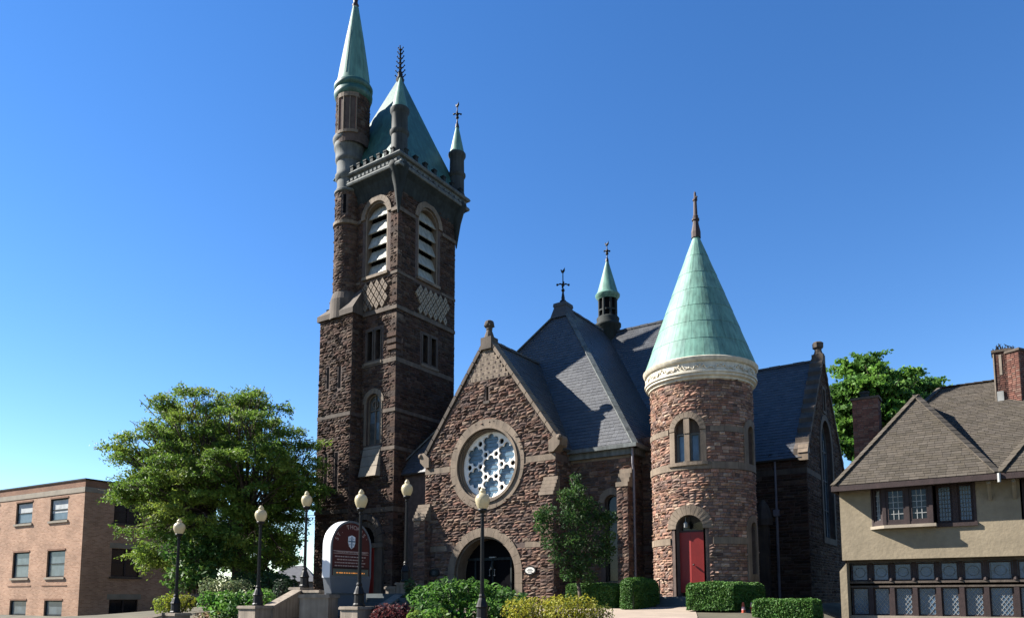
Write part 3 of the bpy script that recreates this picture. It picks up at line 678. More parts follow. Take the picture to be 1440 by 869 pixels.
for s in (-1, 1):
    t = MB(); n = 10; a = Vector((WS, WD + s * (WH + .15), WE - .15)); b = Vector((WS, WD, WR + .12))
    for i in range(n):
        p = a + (b - a) * (i / n); q = a + (b - a) * ((i + .98) / n)
        t.add([p + Vector((-.5, 0, -.12)), p + Vector((.1, 0, -.12)), p + Vector((.1, 0, .26)), p + Vector((-.5, 0, .26)), q + Vector((-.5, 0, -.12)), q + Vector((.1, 0, -.12)), q + Vector((.1, 0, .06)), q + Vector((-.5, 0, .06))],
              [(0, 1, 2, 3), (7, 6, 5, 4), (0, 4, 5, 1), (1, 5, 6, 2), (2, 6, 7, 3), (3, 7, 4, 0)])
    cp = part('gable_coping', 'trimdark', MB().box(WS - .4, WS, WD + s * WH - .05, WD + s * WH + .05, WE - .2, WE - .1)); t.pieces('coping_stone', 'trimdark', cp)
    t = MB(); y0 = WD + s * WH; t.box(WS - .3, WS + .14, min(y0, y0 + s * .24), max(y0, y0 + s * .24), WE - .45, WE - .1); t.prism([(y0 - .28, WE - .1), (y0 + .28, WE - .1), (y0, WE + .32)], RIGHT(WS), -.3, .14); part('kneeler', 'trim', t)
t = MB(); t.box(WS - .42, WS + .12, WD - .27, WD + .27, WR - .2, WR + .3); t.lathe([(.3, WR + .3), (.2, WR + .42), (.16, WR + .6), (.26, WR + .68), (.27, WR + .92), (.2, WR + .98), (.01, WR + 1.0)], (WS - .15, WD), 8); part('gable_finial', 'trimdark', t)
t = MB(); t.box(6.3, 6.8, WD - WH - .35, WD - WH, ZB, 5.6); t.lathe([(.42, 5.0), (.44, 5.3), (.25, 5.9), (.05, 6.2)], (6.55, WD - WH - .1), 8); part('wing_buttress', 'trimdark', t)
t = MB(); t.tube([(7.15, WD - WH - .1, 5.4), (7.15, WD - WH - .1, ZB)], .06, 8); t.box(7.03, 7.27, WD - WH - .22, WD - WH, 5.4, 5.7); t.tube([(7.15, WD - WH - .1, 8.0), (7.15, WD - WH - .1, 5.6)], .05, 8); part('drainpipe', 'pipe', t)

# ---- unseen block added behind the turret to shade the wing
roof('shade_block_roof', [(2.9, 3.6, 9.6), (5.35, 3.6, 9.6), (5.35, 7.75, 10.5), (2.9, 7.75, 11.2)], .4, .6)
t = MB(); wall_face(t, FRONT(3.7), [(2.95, ZB), (5.2, ZB), (5.2, 9.5), (2.95, 9.5)], []); wall_face(t, RIGHT(5.2), [(3.7, ZB), (7.72, ZB), (7.72, 10.4), (3.7, 9.5)], []); part('shade_block_wall', 'mortar', t)

# ---- round turret
def arcblock(mb, fr, x0, x1, z0, z1, h0, h1, k=3):
    vs = []; fs = []
    for i in range(k + 1):
        x = x0 + (x1 - x0) * i / k; vs += [fr(x, z0, h0), fr(x, z0, h1), fr(x, z1, h1), fr(x, z1, h0)]
    for i in range(k): 
        for j in range(4): a, b = i * 4 + j, i * 4 + (j + 1) % 4; fs.append((a, a + 4, b + 4, b))
    fs += [(0, 1, 2, 3), (4 * k + 3, 4 * k + 2, 4 * k + 1, 4 * k)]
    mb.add(vs, fs)
TC, TR_ = (5.75, 2.0), 2.02; A0 = radians(-85.7)
CY = CYL(TC, TR_, A0)
td = Arch(0, .53, 1.6, 4.32); tw = Arch(0, .50, 6.86, 8.12); XS = TR_ * radians(81)
ts1 = Arch(XS, .26, 6.86, 8.12); ts2 = Arch(XS, .26, 2.6, 4.35)
t = MB(); wall_cyl(t, CY, -TR_ * pi, TR_ * pi, ZB, 10.2, [td, tw, ts1, ts2])
for q in (td, tw, ts1, ts2): reveal(t, CY, q, .46 if q is td else .3)
tur = part('turret_wall', 'mortar', t)
tb = [(3.72, 3.98), (6.58, 6.86), (8.02, 8.24)]
stone_jobs.append((stones(CY, lambda z: (-TR_ * 1.15, TR_ * 2.1), ZB, 10.15, [td, tw, ts1, ts2], tb, .2, (.085, .15), (.15, .42), .055, 1.95, .03), tur))
t = MB()
for (a, b), prj in zip(tb, (.05, .06, .045)):
    ex = [(q.cx - q.w - .28, q.cx + q.w + .28) for q in (td, tw, ts1, ts2) if (q.block((a + b) / 2, .05))]
    x = -TR_ * 1.2
    while x < TR_ * 2.15:
        l = .55
        if not any(e0 < x + l / 2 < e1 for e0, e1 in ex): arcblock(t, CY, x + .004, x + l - .004, a + .003, b - .003, -.03, prj)
        x += l
t.pieces('course_block', 'trim', tur)
t = MB(); voussoirs(t, CY, 0, 4.32, .52, .90, 13, -.05, .06); t.pieces('voussoir', 'trim', tur)
t = MB(); voussoirs(t, CY, 0, 8.12, .49, .72, 11, -.05, .06)
for s in (-1, 1): t.fbox(CY, s * .61 - .11, s * .61 + .11, 6.87, 8.1, -.05, .035)
t.pieces('voussoir', 'trim', tur)
t = MB(); t.fbox(CY, -.11, .11, 8.0, 8.62, -.25, .045); t.fbox(CY, -.10, .10, 6.9, 8.0, -.25, .02); part('mullion', 'trim', t, par=tur)
t = MB(); arcblock(t, CY, -.75, .75, 6.74, 6.87, -.2, .13, 8); part('window_sill', 'trim', t, par=tur)
for s in (-1, 1):
    q = Rect(s * .295 - .19, s * .295 + .19, 6.9, 8.02)
    t = MB(); t.strip(CY, q.loop(0), q.loop(-.055), -.24, -.12); w = part('sash_window', 'lead', t); g = MB(); g.fbox(CY, q.x0, q.x1, q.z0, q.z1, -.24, -.22); g.build('pane', 'glassblue', w)
    g = MB(); g.fbox(CY, s * .295 - .19, s * .295 + .19, 8.03, 8.7, -.24, -.19); g.build('transom_panel', 'trimdark', w)
for q in (ts1, ts2):
    t = MB(); t.strip(CY, q.loop(.26), q.loop(0, bottom=q.z0), -.04, .06); part('side_window_surround', 'trim', t, par=tur); lancet(CY, q, 'glassyellow' if q is ts1 else 'glass', .05, -.2, name='side_window', m='lead')
# red door
dq = Rect(-.53, .53, 1.6, 4.2)
t = MB(); t.fbox(CY, -.54, -.005, 1.9, 4.2, -.34, -.22); t.fbox(CY, .005, .54, 1.9, 4.2, -.34, -.22); rd = part('turret_door', 'reddoor', t)
t = MB(); t.ball(CY(.1, 2.95, -.18), .04, 8, 6); t.build('handle', 'rust', rd)
t = MB(); t.fbox(CY, -.53, .53, 4.2, 4.27, -.40, -.19); t.build('transom_bar', 'wood', rd)
t = MB(); pane(t, CY, Arch(0, .53, 4.27, 4.32), -.44); t.build('fanlight', 'glass', rd)
t = MB(); p = CY(-.18, 4.5, -.12); t.lathe([(.0, 4.62), (.03, 4.6), (.09, 4.52), (.075, 4.38), (.03, 4.35)], (p.x, p.y), 8); t.tube([CY(-.18, 4.85, -.12), CY(-.18, 4.6, -.12)], .012, 5); t.build('porch_lantern', 'leadlight', rd)
# cornice
t = MB(); t.lathe([(2.0, 10.05), (2.1, 10.1), (2.1, 10.16), (2.2, 10.22), (2.2, 10.3), (2.25, 10.32), (2.25, 10.40), (2.17, 10.43), (2.17, 10.74), (2.24, 10.77), (2.29, 10.84), (2.31, 10.92), (2.25, 10.96), (2.0, 10.97)], TC, 72); cor = part('turret_cornice', 'cream', t); smooth_by_angle(cor, 30)
t = MB(); CR = CYL(TC, 2.17, A0); n = 34
for i in range(n):
    x = 2 * pi * 2.17 * i / n
    pts = [(x - .13 + .26 * k / 8, 10.53 + .08 * sin(2 * pi * k / 8 + i * pi)) for k in range(9)]
    t.tube([CR(a, b, .02) for a, b in pts], .032, 5); t.ball(CR(x + .2, 10.64 if i % 2 else 10.52, .015), .05, 6, 5)
t.build('scroll_relief', 'cream', cor)
# copper cone of separate sheets
CZ0, CZ1, CR0 = 10.93, 17.0, 2.2
def crad(z): 
    f = (CZ1 - z) / (CZ1 - CZ0); return CR0 * f + .05 + .015 * sin(pi * min(1, f))
t = MB(); t.lathe([(crad(CZ0 + (CZ1 - CZ0) * i / 12) - .03, CZ0 + (CZ1 - CZ0) * i / 12) for i in range(13)], TC, 48); cone = part('turret_cone', 'copper', t, True)
zs = [CZ0 + .02]; 
for h in (.82, .80, .78, .80, .82, .86, .9): zs.append(zs[-1] + h)
zs[-1] = CZ1
for r in range(7):
    n = (18, 18, 16, 16, 12, 10, 6)[r]; off = random.random()
    for i in range(n):
        a = 2 * pi * (i + off) / n; b = 2 * pi * (i + 1 + off) / n - .008 / max(.3, crad(zs[r])); g = random.uniform(.93, 1.07); wv = random.uniform(-.006, .006)
        p = MB(); vs = []; K = 4
        for k in range(3):
            z = zs[r] + (zs[r + 1] + .012 - zs[r]) * k / 2
            for j in range(K + 1):
                th = a + (b - a) * j / K; rr = crad(z) + (.014 if k == 0 else .009 if k == 1 else 0.004) + (wv + random.uniform(-.003, .003) if 0 < j < K and k == 1 else 0); vs.append((TC[0] + rr * cos(th), TC[1] + rr * sin(th), z))
        nb_ = len(vs)
        for k in (0, 2):
            for j in (0, K):
                v = vs[k * (K + 1) + j]; q = .96; vs.append((TC[0] + (v[0] - TC[0]) * q, TC[1] + (v[1] - TC[1]) * q, v[2]))
        fs = [(k * (K + 1) + j, k * (K + 1) + j + 1, (k + 1) * (K + 1) + j + 1, (k + 1) * (K + 1) + j) for k in range(2) for j in range(K)]
        fs += [(nb_, nb_ + 1, K, 3, 2, 1, 0), (0, K + 1, 2 * K + 2, nb_ + 2, nb_), (K, nb_ + 1, nb_ + 3, 3 * K + 2, 2 * K + 1)]
        p.add(vs, fs, (.092 * g, .185 * g * random.uniform(.97, 1.03), .148 * g)); p.build('copper_sheet', 'copperpanel', cone, False)
t = MB(); t.lathe([(.2, 16.75), (.2, 17.0), (.13, 17.35), (.12, 17.5), (.16, 17.53), (.16, 17.6), (.11, 17.63), (.12, 17.72), (.09, 17.76), (.07, 18.4), (.1, 18.42), (.1, 18.48), (.05, 18.5), (.05, 18.75), (.001, 18.85)], TC, 10)
for s in (-1, 1): t.ball((TC[0] + s * .12 * .8, TC[1] - s * .1, 18.5), .055, 6, 5)
part('turret_finial', 'rust', t)

# ---- bell tower
X0, X1, D0, D1, ZT = -14.75, -10.0, .5, 5.3, 24.0
TF, TRt = FRONT(D0), RIGHT(X1)
bf = Arch(-11.58, .84, 19.0, 22.35); br = Arch(2.92, .84, 19.1, 22.5)
sf = [Rect(-12.08, -11.72, 14.3, 15.9), Rect(-11.48, -11.12, 14.3, 15.9)]
sr = [Rect(2.58, 2.98, 14.45, 16.0), Rect(3.28, 3.68, 14.45, 16.0)]
lf = Arch(-11.55, .5, 9.7, 11.95); dt = Arch(-11.85, .66, 1.2, 4.55, .9)
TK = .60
t = MB(); wall_face(t, TF, [(X0, ZB), (X1, ZB), (X1, ZT), (X0, ZT)], [bf, lf, dt] + sf, .45)
wall_face(t, TRt, [(D0, ZB), (D1, ZB), (D1, ZT), (D0, ZT)], [br] + sr, .45)
wall_face(t, LEFT(X0), [(-D1, ZB), (-D0, ZB), (-D0, ZT), (-D1, ZT)], [], .3)
wall_face(t, lambda x, z, h=0: Vector((-x, D1 + h, z)), [(-X1, ZB), (-X0, ZB), (-X0, ZT), (-X1, ZT)], [], .3)
tow = part('tower_wall', 'mortar', t)
TB = [(6.1, 6.35), (9.3, 9.5), (11.3, 11.5), (13.95, 14.2), (16.78, 16.98), (18.74, 18.9), (22.22, 22.42)]
diaf = Rect(-12.75, -10.45, 17.0, 18.7); diar = Rect(1.75, 4.85, 17.0, 18.7)
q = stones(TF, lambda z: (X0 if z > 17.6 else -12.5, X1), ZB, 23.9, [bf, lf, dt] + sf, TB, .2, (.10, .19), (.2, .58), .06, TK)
q += stones(TRt, lambda z: (D0, D1), ZB, 23.9, [br] + sr, TB, .2, (.10, .19), (.2, .58), .06, TK * .8)  # right face stones tinted darker than the front, its shade put into the colour
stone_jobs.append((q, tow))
q = stones(LEFT(X0), lambda z: (-D1, -D0), 17, 23.9, [], TB, .2, (.2, .35), (.4, .9), .05, TK); stone_jobs.append((q, tow))
t = MB()
allh = lambda fr_holes, z: [b for b in (h.block(z, g) for h, g in fr_holes) if b]
for a, b in TB:
    for fr, lo, hi, hs in ((TF, X0 if a > 18 else -12.45, X1, [(bf, .3), (lf, .22), (dt, .55)]), (TRt, D0 + .0, D1, [(br, .3)])):
        x = lo
        pj = .1 if a in (16.78, 22.22) else .055
        bl = allh(hs, (a + b) / 2)
        while x < hi - .02:
            l = min(.95, hi - x); u = x + l
            for p0, p1 in bl:
                if x < p0 < u: u = p0
                if p0 <= x < p1: x = p1; u = min(x + l, hi)
            if u - x > .05: t.fbox(fr, x + .004, u - .004 + (pj if u >= hi - .01 and fr is TF else 0), a + .003, b - .003, -.02, pj)
            x = max(u, x + .05)
t.pieces('course_block', 'trimmid', tow)
# quoin edge stones on the near corner
t = MB(); z = ZB; i = 0
while z < 23.6:
    h = .32; a = .5 if i % 2 else .3
    if not any(z < bd[1] and z + h > bd[0] for bd in TB): t.box(X1 - a, X1 + .03, D0 - .035, D0 + (.8 - a), z + .006, z + h - .006)
    z += h; i += 1
for zc in (14.6, 14.95, 15.3): t.box(X1 - .55, X1 + .10, D0 - .12, D0 + .3, zc, zc + .22)
t.c = [c for _ in range(len(t.v) // 8) for c in [palette(TK)] * 8]; t.pieces('quoin', 'stone', tow)
# belfry openings with sloped louver boards
for fr, ar, nm in ((TF, bf, 'f'), (TRt, br, 'r')):
    t = MB(); voussoirs(t, fr, ar.cx, ar.zs, ar.w, ar.w + .3, 11, -.1, .09)
    bw = part('belfry_window', 'trim', MB().strip(fr, Arch(ar.cx, ar.w, ar.z0, ar.zs).loop(.012), ar.loop(-.1, bottom=ar.z0), -.4, -.02)); t.pieces('voussoir', 'trim', bw)
    t = MB(); t.fbox(fr, ar.cx - ar.w - .12, ar.cx + ar.w + .12, ar.z0 - .14, ar.z0 + .02, -.3, .14); t.build('sill', 'trim', bw)
    g = MB(); pane(g, fr, ar, -.44); g.build('backing', 'dark', bw)
    n = 5; H = ar.zs + ar.w - ar.z0
    for i in range(n):
        z0 = ar.z0 + .08 + i * (H - .1) / n; z1 = z0 + (H - .1) / n * .86
        def hw(z): 
            b = ar.block(min(z, ar.zs + ar.w - .06)); return max(.15, (b[1] - b[0]) / 2 - .1)
        a, b = hw(z0), hw(z1); g = MB()
        if i == 4: a, b = hw(z0), max(.25, hw(z1 - .1))
        K = 9
        vs = [fr(ar.cx - a + 2 * a * k / K, z0, -.10 + (.025 if k % 2 else 0)) for k in range(K + 1)] + [fr(ar.cx - b + 2 * b * k / K, z1, -.38 + (.02 if k % 2 else 0)) for k in range(K + 1)]
        vs += [fr(ar.cx - a + 2 * a * k / K, z0 - .03, -.13) for k in range(K + 1)]
        g.add(vs, [(k, k + 1, K + 2 + k, K + 1 + k) for k in range(K)] + [(2 * K + 2 + k, 2 * K + 3 + k, k + 1, k) for k in range(K)]); g.build('louver', 'louver', bw)
# diamond work under the belfry
for fr, dr_, m in ((TF, diaf, 'trim'), (TRt, diar, 'limestone')):
    t = MB(); t.fbox(fr, dr_.x0, dr_.x1, dr_.z0 - .02, dr_.z0 + .05, -.02, .08); b = part('diamond_panel', 'trimdark', t, par=church); t = MB(); dk2 = MB()
    sx = .42; nx = int((dr_.x1 - dr_.x0) / sx)
    for r in range(5):
        for i in range(nx + 1):
            cx = dr_.x0 + (dr_.x1 - dr_.x0 - nx * sx) / 2 + sx * (i + (.5 if r % 2 else 0)); cz = dr_.z0 + .28 + r * .29
            if not (dr_.x0 + .15 < cx < dr_.x1 - .15) or cz > dr_.z1 - .2: continue
            if abs(cx - (dr_.x0 + dr_.x1) / 2) > (dr_.x1 - dr_.x0) / 2 * (.62 + .5 * (cz - dr_.z0) / 1.5): continue
            lp = lambda k: [(cx, cz - .24 * k), (cx + .17 * k, cz), (cx, cz + .24 * k), (cx - .17 * k, cz)]
            t.prism(lp(1), fr, -.01, .115); dk2.prism(lp(.3), fr, .0, .12)
    t.pieces('diamond_block', m, b); dk2.build('diamond_studs', 'trimdark', b, kind='stuff')
# paired slits and lancet
for fr, qs in ((TF, sf), (TRt, sr)):
    for r_ in qs:
        t = MB(); t.strip(fr, r_.loop(.085), r_.loop(0), -.35, .035); s_ = part('slit_window', 'trimdark', t); g = MB(); pane(g, fr, r_, -.33); g.build('pane', 'dark', s_)
    t = MB(); t.fbox(fr, qs[0].x0 - .16, qs[1].x1 + .16, qs[0].z0 - .26, qs[0].z0 - .115, -.1, .1); part('window_sill', 'trim', t, par=tow)
t = MB(); voussoirs(t, TF, lf.cx, lf.zs, .5, .78, 9, -.05, .06)
for s in (-1, 1): t.fbox(TF, lf.cx + s * .58 - .08, lf.cx + s * .58 + .08, 9.7, 11.94, -.05, .05)
t.pieces('voussoir', 'trim', tow)
w = lancet(TF, lf, 'glassgrey', .07, -.2, m='trim', mull=True)
t = MB(); voussoirs(t, TF, lf.cx, 11.9, .17, .22, 6, -.2, -.13, 0, 2 * pi); t.fbox(TF, lf.cx - .4, lf.cx + .4, 11.55, 11.6, -.2, -.14); t.build('tracery', 'trim', w)
g = MB(); g.fbox(TF, lf.cx - .4, lf.cx - .05, 10.9, 11.5, -.205, -.195); g.fbox(TF, lf.cx + .05, lf.cx + .3, 10.0, 10.9, -.205, -.195); g.build('pane', 'glasspale', w)
# sloping weathered sill blocks under the lancet
t = MB()
for i in range(3):
    z1 = 9.62 - i * .55; dd = .02 + i * .12
    for x0, x1 in ((-12.2, -11.6), (-11.6, -10.95)):
        t.add([TF(x0, z1 - .53, dd + .12), TF(x1 - .01, z1 - .53, dd + .12), TF(x1 - .01, z1, dd), TF(x0, z1, dd), TF(x0, z1 - .53, -.02), TF(x1 - .01, z1 - .53, -.02), TF(x1 - .01, z1, -.02), TF(x0, z1, -.02)],
              [(0, 1, 2, 3), (4, 5, 1, 0), (3, 2, 6, 7), (1, 5, 6, 2), (4, 0, 3, 7)])
t.pieces('sloping_sill', 'limestone', tow)
# tower door
t = MB(); 
for r0, r1, h in ((.66, .95, .1), (.96, 1.3, .2)):
    n = 11
    for i in range(n):
        a = pi * i / n + .01; b = pi * (i + 1) / n - .01
        lp = [(dt.cx + r1 * cos(a), 4.55 + r1 * 1.15 * sin(a)), (dt.cx + r1 * cos(b), 4.55 + r1 * 1.15 * sin(b)), (dt.cx + r0 * cos(b), 4.55 + r0 * 1.25 * sin(b)), (dt.cx + r0 * cos(a), 4.55 + r0 * 1.25 * sin(a))]
        t.prism(lp, TF, -.05, h)
    for s in (-1, 1): t.fbox(TF, dt.cx + s * (r0 + r1) / 2 - (r1 - r0) / 2, dt.cx + s * (r0 + r1) / 2 + (r1 - r0) / 2, 1.2, 4.54, -.05, h)
for s in (-1, 1): t.fbox(TF, dt.cx + s * 1.0 - .4, dt.cx + s * 1.0 + .4, 4.25, 4.5, -.05, .26)
t.pieces('voussoir', 'trimdark', tow)
t = MB(); t.fbox(TF, dt.cx - .66, dt.cx - .01, 1.2, 4.55, -.45, -.38); t.fbox(TF, dt.cx + .01, dt.cx + .66, 1.2, 4.55, -.45, -.38); d_ = part('tower_door', 'reddoor', t)
g = MB(); pane(g, TF, Arch(dt.cx, .66, 4.55, 4.56, .9), -.42); g.build('fanlight', 'dark', d_)
# left buttress with sloped cap
BX0, BX1, BD = -15.05, -12.48, -.24
t = MB(); t.box(BX0, BX1, BD, .55, ZB, 16.9); t.box(BX0, X0 + .05, .5, 3.0, ZB, 16.9); bt = part('tower_buttress', 'mortar', t)
bsl = [Rect(-14.42, -14.25, 13.0, 14.2), Rect(-13.5, -13.33, 12.9, 14.1), Rect(-14.42, -14.22, 7.3, 9.4), Rect(-13.6, -13.4, 7.3, 9.4)]
q = stones(FRONT(BD), lambda z: (BX0, BX1), ZB, 16.85, bsl, [(11.3, 11.5)], .08, (.10, .19), (.2, .6), .07, TK * 1.1) + stones(RIGHT(BX1), lambda z: (BD, D0), ZB, 16.85, [], [(11.3, 11.5)], .1, (.10, .19), (.28, .6), .06, TK) + stones(LEFT(BX0), lambda z: (-3, -BD), ZB, 16.85, [], [(11.3, 11.5)], .1, (.10, .19), (.2, .6), .06, TK)
stone_jobs.append((q, bt))
t = MB(); t.fbox(FRONT(BD), BX0, BX1, 11.3, 11.5, -.02, .05); t.fbox(FRONT(BD), BX0, BX1, 6.1, 6.3, -.02, .085); t.pieces('course_block', 'trimdark', bt)
t = MB()
for r_ in bsl: t.fbox(FRONT(BD), r_.x0, r_.x1, r_.z0, r_.z1, -.03, .012)
t.pieces('slit', 'dark', bt)
t = MB(); t.add([(BX0 - .12, BD - .14, 16.85), (BX1 + .12, BD - .14, 16.85), (BX1 + .12, D0, 16.85), (BX0 - .12, D0, 16.85), (BX0 - .12, BD - .14, 17.15), (BX1 + .12, BD - .14, 17.15), (BX1 + .06, D0, 18.5), (BX0 + .45, D0, 17.9)],
              [(3, 2, 1, 0), (4, 5, 6, 7), (0, 1, 5, 4), (1, 2, 6, 5), (2, 3, 7, 6), (3, 0, 4, 7)])
t.box(BX0 - .12, X0 + .1, D0, 3.1, 16.85, 17.2); t.build('buttress_cap', 'trimdark', bt)
t = MB()
for i in range(3): t.add([(BX0 - .32 + .22 * i, .2 + .1 * i, 17.15 + .36 * i), (BX0 + .15 + .22 * i, .0, 17.1 + .36 * i), (BX0 + .15 + .22 * i, .5, 17.1 + .36 * i), (BX0 - .28 + .22 * i, .2, 17.4 + .36 * i), (BX0 + .2 + .22 * i, .25, 17.4 + .36 * i)], [(0, 1, 4, 3), (0, 3, 4, 2), (0, 2, 1)])
t.build('crocket', 'trimdark', bt)
# stair turret on the left corner
SC = (-13.78, .45); sr_ = .72; SCY = CYL(SC, sr_, radians(-90))
t = MB(); t.lathe([(sr_, 16.5), (sr_, 24.2)], SC, 28); st = part('stair_turret_wall', 'mortar', t)
stone_jobs.append((stones(SCY, lambda z: (-sr_ * 1.5, sr_ * 1.9), 18.2, 24.1, [Rect(.28, .48, 22.75, 23.9)], [(22.2, 22.42)], .1, (.10, .19), (.22, .5), .045, TK * 1.1), st))
t = MB(); t.lathe([(sr_ + .0, 22.2), (sr_ + .1, 22.22), (sr_ + .1, 22.4), (sr_, 22.42)], SC, 28); t.build('shaft_ring', 'trim', st); t = MB(); t.lathe([(sr_ + .2, 16.8), (sr_ + .16, 17.9), (sr_ + .02, 18.35)], SC, 28); t.build('shaft_base', 'trimdark', st)
t = MB(); t.fbox(SCY, .3, .46, 22.8, 23.9, -.02, .01); t.build('slit', 'dark', st)
t = MB(); t.lathe([(.73, 24.1), (.80, 24.15), (.80, 24.25), (.7, 24.3), (.66, 24.35), (.66, 24.9), (.7, 24.95), (.78, 25.1), (.78, 25.25), (.7, 25.4), (.70, 26.0), (.78, 26.1), (.8, 26.2), (.78, 26.3), (.80, 26.7), (.86, 26.8), (.88, 26.95), (.86, 27.1), (.93, 27.2), (.96, 27.4), (.92, 27.5)], SC, 32); smooth_by_angle(part('turret_rings', 'lead', t), 35)
UC = (-13.63, .48); UR = .93; UCY = CYL(UC, UR, radians(-62))
t = MB(); t.lathe([(.9, 26.9), (UR, 27.3), (UR, 30.1)], UC, 32); ud = part('turret_drum', 'mortar', t)
stone_jobs.append((stones(UCY, lambda z: (-UR * 2.0, UR * 2.0), 27.5, 29.75, [Rect(-.55, .5, 27.5, 29.6)], [], .02, (.16, .26), (.2, .5), .04, TK), ud))
t = MB(); t.fbox(UCY, -.5, .48, 27.55, 29.5, -.03, .015); t.build('panel_back', 'brickpiece', ud)
o = [c for c in ud.children if c.name.startswith('panel_back')][0]; o.data.color_attributes['Col'].data.foreach_set('color', np.tile(np.array([.2, .08, .065, 1], np.float32), len(o.data.vertices)))
t = MB()
for x in (-.55, -.2, .15, .5): t.tube([UCY(x, 27.5, .03), UCY(x, 29.55, .03)], .035, 6)
for i in range(6): t.fbox(UCY, -.6 + .2 * i, -.4 + .2 * i, 29.5, 29.75, -.02, .06); t.fbox(UCY, -.6 + .2 * i, -.4 + .2 * i, 27.38, 27.55, -.02, .07)
t.build('panel_ribs', 'trim', ud)
t = MB(); t.lathe([(UR, 29.75), (1.0, 29.8), (1.06, 29.95), (1.08, 30.1), (1.0, 30.2), (.98, 30.3), (1.07, 30.38), (1.09, 30.55), (1.03, 30.65), (.93, 30.72)], UC, 40); smooth_by_angle(part('turret_cornice', 'copperdark', t), 50)
t = MB(); H0, H1 = 30.65, 35.7
t.lathe([(.98, H0), (.90, H0 + .35), (.78, H0 + 1.2), (.5, H0 + 3.0), (.17, H1 - .1), (.13, H1)], UC, 40); tcn = part('tall_cone', 'copper', t); smooth_by_angle(tcn, 50)
t = MB()
for k in range(10):
    a = 2 * pi * k / 10; t.tube([(UC[0] + r * cos(a), UC[1] + r * sin(a), z) for r, z in ((.905, H0 + .35), (.785, H0 + 1.2), (.505, H0 + 3.0), (.175, H1 - .1))], .013, 5)
t.build('seam', 'copper', tcn)
t = MB(); t.lathe([(.17, H1 - .2), (.16, H1), (.2, H1 + .05), (.12, H1 + .2), (.15, H1 + .5), (.16, H1 + .8), (.08, H1 + .95), (.03, H1 + 1.4)], UC, 12); part('cone_finial', 'rust', t, True)
# flared cornice, mouldings, teeth
def sq(off, z, k=.82):
    o = off * k; l = max(-14.2, X0 - o) if off > .3 else X0 - o; return [(l, D0 - o, z), (X1 + o, D0 - o, z), (X1 + o, D1 + o, z), (l, D1 + o, z)]
t = MB(); t.loft4([sq(-.02, 23.3), sq(.06, 23.45), sq(.16, 23.75), sq(.36, 24.1), sq(.62, 24.35)]); t.v = t.v; part('cove_cornice', 'leaddark', t)
t = MB(); t.loft4([sq(.62, 24.352), sq(.70, 24.36), sq(.74, 24.45), sq(.70, 24.55), sq(.56, 24.6), sq(.56, 24.9), sq(.72, 24.93), sq(.78, 25.02), sq(.72, 25.12), sq(.5, 25.16)]); cm = part('parapet_moulding', 'lead', t)
t = MB()
n = 13
for i in range(n):
    f = (i + .3) / n
    for (xa, ya, dx, dy) in ((-13.4, D0 - .5, X1 + 13.4 + .5, 0), (X1 + .5, D0 - .5, 0, D1 - D0 + 1.0)):
        x, y = xa + dx * f, ya + dy * f; t.box(x - .09, x + .09, y - .09, y + .09, 24.58, 24.72)
t.pieces('dentil', 'lead', cm)
t = MB(); n = 7
for i in range(n):
    f = (i + .55) / (n + .3)
    for (xa, ya, dx, dy) in ((-13.3, D0 - .48, X1 + 13.3 + .4, 0), (X1 + .48, D0 - .45, 0, D1 - D0 + .9)):
        x, y = xa + dx * f, ya + dy * f; ww = .1
        t.box(x - ww, x + ww, y - ww, y + ww, 25.15, 25.38); t.box(x - ww * 1.25, x + ww * 1.25, y - ww * 1.25, y + ww * 1.25, 25.38, 25.45)
t.pieces('merlon', 'leaddark', cm)
# pyramid roof
PA = (-12.3, 2.88)
t = MB(); t.loft4([sq(.45, 25.14), sq(.2, 25.4), [(PA[0] - .12, PA[1] - .12, 32.0), (PA[0] + .12, PA[1] - .12, 32.0), (PA[0] + .12, PA[1] + .12, 32.0), (PA[0] - .12, PA[1] + .12, 32.0)]]); py = part('pyramid_roof', 'copperdark', t)
t = MB(); cs = sq(.2, 25.4)
for i in range(4):
    a, b = Vector(cs[i]), Vector(cs[(i + 1) % 4]); tp = Vector((PA[0], PA[1], 32.0))
    t.tube([a, a + (tp - a) * .985], .06, 6)
    for k in range(1, 10):
        p = a + (b - a) * k / 10; f = 1 - abs(k / 10 - .5) * 2; e = p + (tp - p) * 0.0
        top = p + ((a + b) / 2 - p).normalized() * 0 + (tp - (a + b) / 2) * (f * .97); t.tube([p, top], .018, 4)
t.build('seam', 'copperdark', py)
# crested finial
t = MB(); t.lathe([(.2, 31.85), (.26, 32.05), (.2, 32.15), (.14, 32.3), (.16, 32.4), (.07, 32.6), (.05, 33.3), (.03, 34.0)], PA, 10)
for k, zz in enumerate((32.2, 32.5, 32.8, 33.1, 33.4, 33.7, 33.95)):
    L_ = .3 - .026 * k
    for a in range(4):
        d = Vector((cos(a * pi / 2 + .5), sin(a * pi / 2 + .5), 0)); c = Vector((PA[0], PA[1], zz)); t.tube([c, c + d * L_ * .6 + Vector((0, 0, .02)), c + d * L_ + Vector((0, 0, .15))], [.045, .04, .02], 5); t.ball(c + d * L_ + Vector((0, 0, .15)), .045, 6, 4)
part('crested_finial', 'iron', t)
